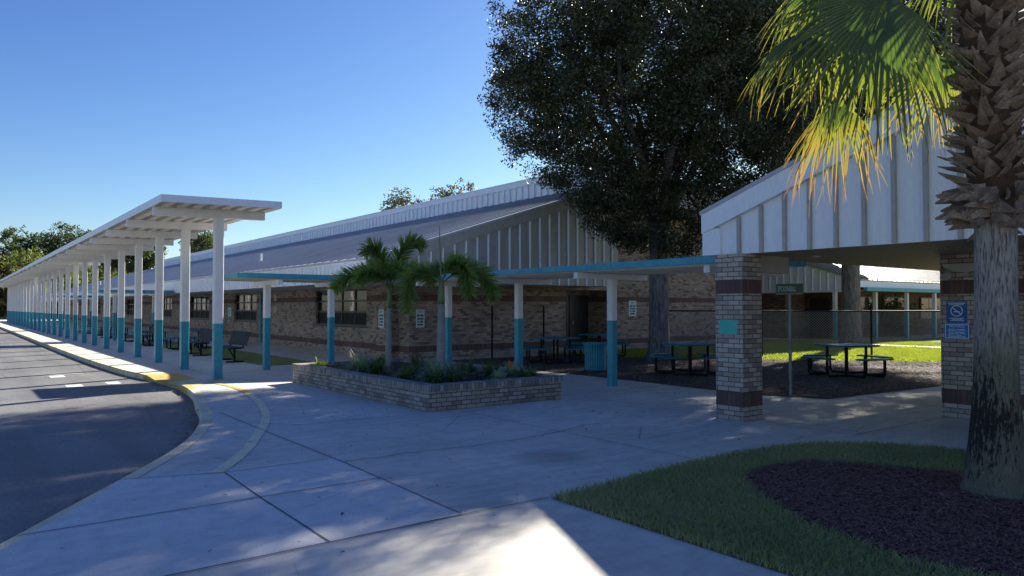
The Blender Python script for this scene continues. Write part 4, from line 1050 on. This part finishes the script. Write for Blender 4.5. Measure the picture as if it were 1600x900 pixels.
# ------------------------------------------------------------------ background trees
def far_tree(name, x, y, h, r, zlow, mat, seed, label, n=260, nl=26, L=.42, W=.22, bark='pine_bark', group='trees beyond the school', shell=.55, gap=.3, rt=.22, crad=None):
    tab = [(zlow, r * .35), (zlow + (h - zlow) * .25, r * .9), (zlow + (h - zlow) * .55, r), (zlow + (h - zlow) * .8, r * .75), (h, r * .2)]
    return big_tree(name, x, y, rt, zlow + .5, tab, n, nl, seed, label, 'tree', group, L, W, mat, bark, 5, h * .93, crad=crad or r * .26, shell=shell, gap=gap)
def place(px, d): p = VW * d + RT * ((px - 800) / 1155 * d); return p[0], p[1]
FT = [('pine_tree', 22, 118, 14.6, 3.2, 6.5, 'pine_leaf', 'dark pine over the far left end of the bus canopy'),
 ('oak_tree', 40, 108, 10.2, 5.2, 1.5, 'far_leaf', 'rounded light green oak at the far left behind the canopy'),
 ('pine_tree', 68, 122, 14.2, 4.2, 7.0, 'pine_leaf', 'broad dark pine left of the tallest far pine'),
 ('pine_tree', 108, 124, 16.0, 4.0, 8.0, 'pine_leaf', 'tallest dark pine above the bus canopy roof edge'),
 ('pine_tree', 140, 128, 15.0, 4.2, 8.0, 'pine_leaf', 'dark pine partly hidden by the bus canopy roof'),
 ('oak_tree', 92, 112, 8.6, 5.0, 1.0, 'far_leaf', 'low oak crown below the tallest far pine'),
 ('oak_tree', -6, 104, 8.4, 4.0, .4, 'olive_leaf', 'olive brown tree at the left edge of the photo'),
 ('oak_tree', 6, 126, 10.5, 5.0, .6, 'olive_leaf', 'tall olive tree closing the end of the bus lane'),
 ('oak_tree', 150, 125, 9.0, 6.0, .5, 'far_leaf', 'dense green oak behind the far canopy posts'),
 ('pine_tree', 204, 132, 14.2, 3.6, 7.5, 'pine_leaf', 'thin pine seen between the fourth and fifth canopy posts'),
 ('pine_tree', 229, 135, 15.0, 3.2, 7.8, 'pine_leaf', 'slim pine with bare trunk above the long roof'),
 ('oak_tree', 180, 135, 12.5, 4.5, 3.5, 'olive_leaf', 'yellow green tree over the far end of the roof'),
 ('pine_tree', 313, 118, 13.8, 3.3, 9.2, 'pine_leaf', 'flat topped pine above the roof beside the nearest canopy post'),
 ('bare_tree', 625, 78, 14.3, 2.5, 9.5, 'pale_leaf', 'sparse pale tree showing over the parapet at its left'),
 ('bare_tree', 682, 80, 14.6, 2.4, 9.5, 'pale_leaf', 'sparse pale tree showing over the middle of the parapet'),
 ('bare_tree', 722, 82, 16.0, 2.6, 10.5, 'pale_leaf', 'sparse pale tree over the parapet nearest the live oak')]
for i, (nm, px, d, h, r, zl, mt, lb) in enumerate(FT):
    x, y = place(px, d)
    thin = nm == 'bare_tree'
    far_tree(nm, x, y, h, r, zl, mt, 200 + i, lb, n=110 if thin else (150 if nm == 'pine_tree' else 300), nl=18 if thin else 30, L=.3 if thin else .42, W=.14 if thin else .2,
             gap=.1 if nm == 'pine_tree' else .3, crad=(.55 if thin else None), rt=.16)
# thick wood closing the view at the far end of the lane and beyond the courtyard
def wood(name, pts, label, seed, mat='far_leaf', L=.6):
    rg = np.random.default_rng(seed); V = []
    for (x, y, h, r) in pts:
        n = 220; a = rg.uniform(0, 2 * math.pi, n); q = rg.uniform(0, 1, n) ** .4; z = rg.uniform(.0, 1, n)
        rr_ = r * q * np.sqrt(np.maximum(.05, 1 - (2 * z - .9) ** 2 * .8))
        c = np.stack([x + rr_ * np.cos(a), y + rr_ * np.sin(a), z * h], 1)
        c = np.repeat(c, 16, 0) + rg.normal(0, .55, (n * 16, 3)); V.append(c)
    v, f = leaf_quads(np.concatenate(V), L, L * .5, rg)
    o = np_mesh(name, v, f, mat); return tag(o, label, 'wood', kind='stuff')
wood('far_woods', [(*place(px, 138 + (i * 37) % 15), 6 + (i * 53) % 5, 5) for i, px in enumerate(range(-160, 260, 26))], 'distant belt of mixed trees at the end of the lane', 71)
wood('garden_woods', [(*place(px, 74 + (i * 37) % 8), 9 + (i * 53) % 5, 5) for i, px in enumerate(range(1000, 1560, 60))], 'belt of trees behind the courtyard building', 72)

wood('roadside_woods', [(-78 - (i * 37) % 12, -20 + i * 12, 6 + (i * 53) % 4, 7) for i in range(15)], 'belt of trees across the bus lane reflected in the windows', 73)
# ------------------------------------------------------------------ chain link fence
A, B_ = Vector((19.2, 16.9)), Vector((25.4, 8.15)); ln = (B_ - A).length; dr = (B_ - A) / ln; FH = 1.53
fe = thing('chain_link_fence', (A.x, A.y, 0), 'chain link fence with black top rail across the courtyard', 'fence')
b = MB(); pitch = .085; w = .0055
def fpnt(s, z, o=0): return (A.x + dr.x * s - dr.y * o, A.y + dr.y * s + dr.x * o, z)
for sgn, o in ((1, .002), (-1, -.002)):
    s = -FH
    while s < ln + FH:
        s0, z0, s1, z1 = (s, .03, s + FH, FH) if sgn > 0 else (s + FH, .03, s, FH)
        pts = [(s0, z0), (s1, z1)]
        # clip
        def clip(p, q):
            t0, t1 = 0, 1; dx = q[0] - p[0]
            for lo_, hi_ in ((0, ln),):
                ta, tb = (lo_ - p[0]) / dx, (hi_ - p[0]) / dx
                if ta > tb: ta, tb = tb, ta
                t0, t1 = max(t0, ta), min(t1, tb)
            return None if t0 >= t1 else [(p[0] + dx * t, p[1] + (q[1] - p[1]) * t) for t in (t0, t1)]
        c = clip(*pts)
        if c:
            a0, a1 = Vector(fpnt(*c[0], o)), Vector(fpnt(*c[1], o))
            b.tube([a0, a1], w, 3, cap=False)
        s += pitch
b.build('mesh_panel', 'fence_wire', fe)
b = MB(); b.tube([fpnt(0, FH), fpnt(ln, FH)], .024, 8); b.build('top_rail', 'dark_metal', fe)
for s in (0, 3.25, 6.5, ln):
    b = MB(); b.tube([fpnt(s, 0), fpnt(s, FH + .05)], .032, 10); b.build('post', 'dark_metal', fe)
# two thin dark poles by the south wall
f2 = thing('fence_post', (13.9, 19.3, 0), 'thin dark fence post left of the teal canopy post', 'post', 'thin fence posts by the dark wall')
MB().tube([(0, 0, 0), (0, 0, 1.66)], .032, 10).build('shaft', 'dark_metal', f2, local=True)
MB().lathe([(.036, 1.66), (.036, 1.69), (.0, 1.71)], 10).build('cap', 'dark_metal', f2, local=True)
f3 = copy_tree(f2); f3.location = (16.8, 20.2, 0); f3['label'] = 'thin dark fence post right of the teal canopy post behind the table'

# ------------------------------------------------------------------ picnic tables, bin, benches
def rrect(w, d, r, n=5):
    out = []
    for cx, cy, a0 in ((w / 2 - r, d / 2 - r, 0), (-w / 2 + r, d / 2 - r, 90), (-w / 2 + r, -d / 2 + r, 180), (w / 2 - r, -d / 2 + r, 270)):
        for k in range(n + 1):
            a = R(a0 + 90 * k / n); out.append((cx + r * math.cos(a), cy + r * math.sin(a)))
    return out
def picnic(loc, rz, label, group, mat='teal_dark', first=None):
    if first is not None:
        t = copy_tree(first); t.location = loc; t.rotation_euler = (0, 0, rz); t['label'] = label; t['group'] = group; return t
    t = thing('picnic_table', loc, label, 'table', group, rz)
    MB().prism(rrect(1.12, 1.12, .16), 'z', .72, .755).build('table_top', mat, t, local=True)
    for k in range(4):
        m = Matrix.Rotation(k * math.pi / 2, 4, 'Z')
        b = MB(); poly = rrect(.98, .27, .1); vs = [m @ Vector((p[0], p[1] + .86, z)) for z in (.43, .462) for p in poly]; n = len(poly)
        b.add(vs, [list(range(n))[::-1], list(range(n, 2 * n))] + [(i, (i + 1) % n, n + (i + 1) % n, n + i) for i in range(n)])
        b.build('seat', mat, t, local=True)
        for sx in (-.3, .3):
            b = MB(); b.tube([m @ Vector(p) for p in ((sx, .86, .43), (sx, .86, .10), (sx, .80, .045), (sx, .3, .045))], .027, 8)
            b.build('seat_leg', 'dark_metal', t, local=True)
        b = MB(); b.tube([m @ Vector(p) for p in ((.3, .3, .72), (.3, .3, .0))], .032, 8)
        b.build('leg', 'dark_metal', t, local=True)
    return t
PT = picnic((14.35, 16.7, 0), R(12), 'teal picnic table left of the slatted bin', 'square picnic tables in the courtyard')
picnic((17.3, 17.9, 0), R(5), 'teal picnic table against the brick wall behind the oak', 'square picnic tables in the courtyard', first=PT)
picnic((14.6, 11.9, 0), R(-4), 'teal picnic table in front of the oak trunk beside the brick pillar', 'square picnic tables in the courtyard', first=PT)
picnic((17.2, 9.3, 0), R(-18), 'teal picnic table before the fence under the second oak', 'square picnic tables in the courtyard', first=PT)
picnic((7.6, 30.6, 0), 0, 'teal picnic table on the turf strip behind the nearest two benches', 'square picnic tables by the bus canopy', first=PT)
picnic((7.5, 39.0, 0), 0, 'teal picnic table on the turf strip farther down the canopy', 'square picnic tables by the bus canopy', first=PT)
picnic((7.5, 48.5, 0), 0, 'teal picnic table farthest down the turf strip', 'square picnic tables by the bus canopy', first=PT)
bn = thing('litter_bin', (13.15, 13.75, 0), 'teal slatted litter bin with flared top beside the walkway canopy post', 'bin')
b = MB()
for k in range(28):
    a = 2 * math.pi * k / 28; c, s = math.cos(a), math.sin(a); w = .024
    vs = []
    for (r, z) in ((.27, .03), (.275, .4), (.285, .62), (.315, .72)):
        for dw, dr_ in ((-w, 0), (w, 0), (w, -.01), (-w, -.01)): vs.append(((r + dr_) * c - dw * s, (r + dr_) * s + dw * c, z))
    fs = []
    for j in range(3):
        for q in range(4): fs.append((j * 4 + q, j * 4 + (q + 1) % 4, (j + 1) * 4 + (q + 1) % 4, (j + 1) * 4 + q))
    fs += [(3, 2, 1, 0), (12, 13, 14, 15)]; b.add(vs, fs)
b.build('slats', 'teal_paint', bn, local=True)
b = MB(); b.lathe([(.30, .715), (.335, .715), (.34, .74), (.30, .745), (.30, .715)], 36); b.build('rim', 'teal_paint', bn, local=True)
b = MB(); b.lathe([(0, .02), (.285, .02), (.285, .05), (.258, .052), (.255, .66), (.245, .66), (.245, .06), (0, .06)], 30); b.build('liner', 'dark_metal', bn, local=True)
def bench(loc, label, first=None):
    if first is not None:
        t = copy_tree(first); t.location = loc; t['label'] = label; return t
    t = thing('bench', loc, label, 'bench', 'dark metal benches facing the bus lane')
    L = 1.75
    b = MB(); n = 5
    for k in range(9): y0 = -L / 2 + k * L / 9; b.box(-.42, y0 + .01, .43, .0, y0 + L / 9 - .01, .45)
    b.box(-.44, -L / 2, .425, -.42, L / 2, .455); b.box(0, -L / 2, .425, .02, L / 2, .455)
    b.build('seat', 'navy_metal', t, local=True)
    rot = Matrix.Translation((.06, 0, .5)) @ Matrix.Rotation(R(16), 4, 'Y')
    b = MB()
    for k in range(9): y0 = -L / 2 + k * L / 9; b.box(-.01, y0 + .01, .03, .01, y0 + L / 9 - .01, .40, rot)
    b.box(-.015, -L / 2, .0, .015, L / 2, .03, rot); b.box(-.015, -L / 2, .40, .015, L / 2, .43, rot)
    b.build('backrest', 'navy_metal', t, local=True)
    for y in (-L / 2 + .25, L / 2 - .25):
        b = MB()
        b.tube([(-.40, y, .42), (.0, y, .42), (.08, y, .50), (.15, y, .8), (.17, y, .9)], .022, 8)
        b.tube([(-.2, y, .42), (-.2, y, .03)], .03, 8); b.tube([(-.45, y, .025), (.12, y, .025)], .025, 8)
        b.tube([(-.36, y, .41), (-.2, y, .12)], .018, 6)
        b.build('side_frame', 'dark_metal', t, local=True)
    return t
B1 = bench((7.0, 23.2, 0), 'dark metal bench just behind the nearest canopy post')
bench((7.0, 26.9, 0), 'dark metal bench behind the second canopy post from the front', B1)
bench((7.0, 34.9, 0), 'dark metal bench beyond the first picnic table by the canopy', B1)
bench((7.0, 44.6, 0), 'dark metal bench past the middle low canopy', B1)
bench((7.0, 53.2, 0), 'dark metal bench farthest down the turf strip', B1)

# ------------------------------------------------------------------ signs and small fittings
def text(s, size, mat, parent, mtx, align='CENTER', name='lettering', sx=1.0):
    c = bpy.data.curves.new(name, 'FONT'); c.body = s; c.size = size; c.align_x = align; c.align_y = 'CENTER'; c.extrude = .0012
    tmp = bpy.data.objects.new(name, c); COL.objects.link(tmp)
    me = bpy.data.meshes.new_from_object(tmp.evaluated_get(bpy.context.evaluated_depsgraph_get()))
    bpy.data.objects.remove(tmp); me.materials.clear(); me.materials.append(M[mat])
    o = bpy.data.objects.new(name, me); COL.objects.link(o)
    o.parent = parent; o.matrix_local = mtx @ Matrix.Diagonal((sx, 1, 1, 1)); return o
def board(name, loc, nrm, w, h, t, mat, label, cat='sign', group=None, border=None):
    """sign: thing with local x across, z up, facing local -y"""
    rz = math.atan2(nrm[1], nrm[0]) + math.pi / 2
    o = thing(name, loc, label, cat, group, rz)
    b = MB(); r = min(w, h) * .06; poly = [(p[0], p[1]) for p in rrect(w, h, r, 3)]
    b.prism(poly, 'y', 0, t); p = b.build('plate', mat, o, local=True)
    if border:
        bb = MB(); e = .012; k = w / 2 - .012, h / 2 - .012
        bb.box(-k[0], -.003, k[1] - e, k[0], -.0005, k[1]); bb.box(-k[0], -.003, -k[1], k[0], -.0005, -k[1] + e)
        bb.box(-k[0], -.003, -k[1] + e, -k[0] + e, -.0005, k[1] - e); bb.box(k[0] - e, -.003, -k[1] + e, k[0], -.0005, k[1] - e); bb.build('border', border, o, local=True)
    return o
TF = Matrix.Rotation(math.pi / 2, 4, 'X')
def at(x, z): return Matrix.Translation((x, -.003, z)) @ TF
def lines(o, rows, mat):
    b = MB()
    for z, h, segs in rows:
        for x0, x1 in segs: b.box(x0, -.003, z - h / 2, x1, -.0006, z + h / 2)
    b.build('text', mat, o, local=True)
# street-name sign on a pole
ss = thing('street_sign', (12.35, 7.75, 0), 'green SPOONBILL street name sign on a grey pole behind the pillar', 'sign', rz=math.atan2(-.55, -.83) + math.pi / 2)
MB().tube([(0, .02, 0), (0, .02, 1.9)], .03, 10).build('pole', 'galvanised', ss, local=True)
bl = MB(); bl.box(-.235, -.004, 1.89, .235, .004, 2.09); bl = bl.build('blade', 'sign_green', ss, local=True)
bb = MB(); bb.box(-.235, -.006, 2.082, .235, -.0045, 2.09); bb.box(-.235, -.006, 1.89, .235, -.0045, 1.897); bb.build('border', 'sign_pale', bl, local=True)
text('SPOONBILL', .135, 'sign_pale', bl, Matrix.Translation((-.05, -.006, 1.985)) @ TF, sx=.46)
# teal blank plate on the pillar
o = board('pillar_plate', (9.117, 6.73, 1.36), (-1, 0), .31, .215, .002, 'sign_teal', 'blank teal green plate fixed to the brick pillar')
# blue signs on the right wall
o = board('no_smoking_sign', (11.997, 4.77, 1.575), (-1, 0), .29, .325, .002, 'sign_blue', 'dark blue no smoking sign above the NOTICE sign')
b = MB()
for k in range(32):
    a0, a1 = 2 * math.pi * k / 32, 2 * math.pi * (k + 1) / 32
    vs = [(r * math.cos(a), -.003, .02 + r * math.sin(a)) for a in (a0, a1) for r in (.072, .086)]
    b.add(vs, [(0, 1, 3, 2)])
b.cbox((0, -.002, .02), (.15, .002, .014), Matrix.Rotation(R(40), 3, 'Y')); b.cbox((0, -.0035, .008), (.085, .001, .014))
b.build('symbol', 'sign_pale', o, local=True)
lines(o, [(.135, .014, [(-.12, .12)]), (.112, .010, [(-.11, .10)]), (-.09, .010, [(-.1, .1)]), (-.108, .009, [(-.07, .08)]), (-.125, .010, [(-.09, .1)])], 'sign_pale')
o = board('notice_sign', (11.996, 4.77, 1.29), (-1, 0), .355, .235, .003, 'sign_blue_bright', 'bright blue NOTICE sign with pale border on the brick wall', border='sign_pale')
text('NOTICE', .058, 'sign_white', o, at(0, .075))
lines(o, [(.03, .009, [(-.12, -.02), (0, .11)]), (.008, .009, [(-.13, .0), (.02, .12)]), (-.014, .009, [(-.11, -.05), (-.03, .1)]), (-.036, .009, [(-.12, .02), (.04, .12)]), (-.058, .009, [(-.13, -.03), (-.01, .06)]), (-.08, .009, [(-.12, .12)])], 'sign_pale')
# white text signs
def white_sign(loc, nrm, w, h, label):
    o = board('entry_sign', loc, nrm, w, h, .003, 'sign_pale', label, group='pale text signs on the brick walls')
    text('NO', h * .17, 'sign_ink', o, at(0, h * .36))
    lines(o, [(h * .16, h * .10, [(-w * .38, -w * .06), (w * .02, w * .36)]), (-h * .02, h * .09, [(-w * .36, w * .36)]), (-h * .18, h * .10, [(-w * .34, -w * .16), (-w * .04, w * .34)]), (-h * .34, h * .09, [(-w * .34, w * .3)])], 'sign_ink')
    return o
white_sign((21.75, 20.595, 1.60), (0, -1), .43, .62, 'pale text sign on the brick wall left of the oak trunk')
white_sign((11.195, 21.72, 1.28), (-1, 0), .36, .60, 'pale text sign on the brick pilaster beside the big window')
white_sign((12.0, 20.595, 1.29), (0, -1), .32, .58, 'pale text sign just round the corner on the dark south wall')
o = board('wall_notice', (11.597, 39.4, 1.4), (-1, 0), .5, .45, .01, 'sign_pale', 'narrow pale notice between two windows on the long wall')
lines(o, [(.1, .04, [(-.18, .18)]), (0, .04, [(-.16, .1)]), (-.1, .04, [(-.18, .15)])], 'sign_ink')
# floodlight under the right soffit
fl = thing('floodlight', (11.99, 4.6, 2.2), 'pale twin floodlight under the porch soffit on the brick corner', 'light')
MB().prism([(-.33, .10), (.33, .10), (.27, .0), (.0, -.04), (-.27, 0)], 'y', -.09, 0).build('housing', 'lamp_white', fl, local=True)
fl.rotation_euler = (0, 0, -math.pi / 2)
for sx in (-.25, .25):
    MB().tube([(sx, -.05, .02), (sx, -.10, -.05), (sx, -.14, -.09)], [.04, .06, .065], 12).build('lamp_head', 'lamp_white', fl, local=True)
# electrical boxes on the long wall
for i, (y, z, lb) in enumerate(((32.6, 2.05, 'small white box high on the long brick wall'), (32.6, 1.55, 'small white box lower on the long brick wall'))):
    e = thing('junction_box', (11.59, y, z), lb, 'box', 'small boxes on the long wall')
    MB().box(-.05, -.09, -.12, .0, .09, .12).build('case', 'white_paint', e, local=True)
    MB().box(-.06, -.075, -.10, -.051, .075, .10).build('lid', 'lamp_white', e, local=True)
# shrub in front of the far windows
sh = thing('leafy_shrub', (42.3, 19.75, 0), 'leafy shrub with sunlit tips between the far teal posts', 'shrub')
rg = np.random.default_rng(5); C = np.stack([42.3 + rg.normal(0, .75, 90), 19.75 + rg.normal(0, .3, 90), np.abs(rg.normal(.9, .6, 90)) + .1], 1)
v, f = leaf_quads(np.repeat(C, 26, 0) + rg.normal(0, .14, (90 * 26, 3)), .16, .09, rg); np_mesh('foliage', v, f, 'far_leaf', sh)
b = MB()
for k in range(6): b.tube([(42.3 + .1 * k - .25, 19.75, 0), (42.3 + .35 * k - .9, 19.75 + .05 * k, 1.2 + .15 * (k % 3))], [.03, .012], 6)
b.build('stem', 'oak_bark', sh)

# ------------------------------------------------------------------ sun, sky, camera
ELEV, AZ = 30.6, 69.7          # azimuth measured from +Y towards +X
w = bpy.data.worlds.new('World'); SC.world = w; w.use_nodes = True; nt = w.node_tree
sky = nt.nodes.new('ShaderNodeTexSky'); sky.sky_type = 'NISHITA'; sky.sun_disc = False
sky.sun_elevation = R(ELEV); sky.sun_rotation = R(AZ); sky.air_density = 1.0; sky.dust_density = .35; sky.ozone_density = 2.2; sky.altitude = 0
bg = nt.nodes['Background']; bg.inputs['Strength'].default_value = .13
sp_ = nt.nodes.new('ShaderNodeSeparateColor'); cb_ = nt.nodes.new('ShaderNodeCombineColor')   # clear deep autumn blue
lk(nt, sky.outputs['Color'], sp_.inputs[0])
for k, (ref, ex, out) in enumerate(((1.79, 1.5, .32), (2.92, 1.40, .725), (4.73, 1.0, 1.78))):
    lk(nt, mth(nt, 'MULTIPLY', mth(nt, 'POWER', mth(nt, 'DIVIDE', sp_.outputs[k], ref), ex), out), cb_.inputs[k])
lk(nt, cb_.outputs[0], bg.inputs['Color'])
sd = bpy.data.lights.new('sun', 'SUN'); sd.energy = 4.6; sd.angle = R(.55); sd.color = (1, .93, .82)
so = bpy.data.objects.new('sun', sd); COL.objects.link(so)
dirv = Vector((math.sin(R(AZ)) * math.cos(R(ELEV)), math.cos(R(AZ)) * math.cos(R(ELEV)), math.sin(R(ELEV))))
so.rotation_euler = dirv.to_track_quat('Z', 'Y').to_euler(); so.location = (30, 10, 30)
cd = bpy.data.cameras.new('camera'); cd.sensor_width = 36; cd.lens = 36 * 1155 / 1600; cd.clip_end = 5000; cd.clip_start = .05
co = bpy.data.objects.new('camera', cd); COL.objects.link(co)
co.location = (0, 0, EYE); co.rotation_euler = (R(90) + math.atan(30 / 1155), 0, -R(37.3))
SC.camera = co
vs = SC.view_settings; vs.view_transform = 'Standard'; vs.look = 'None'; vs.exposure = 1.56; vs.gamma = 1.0; vs.use_curve_mapping = False
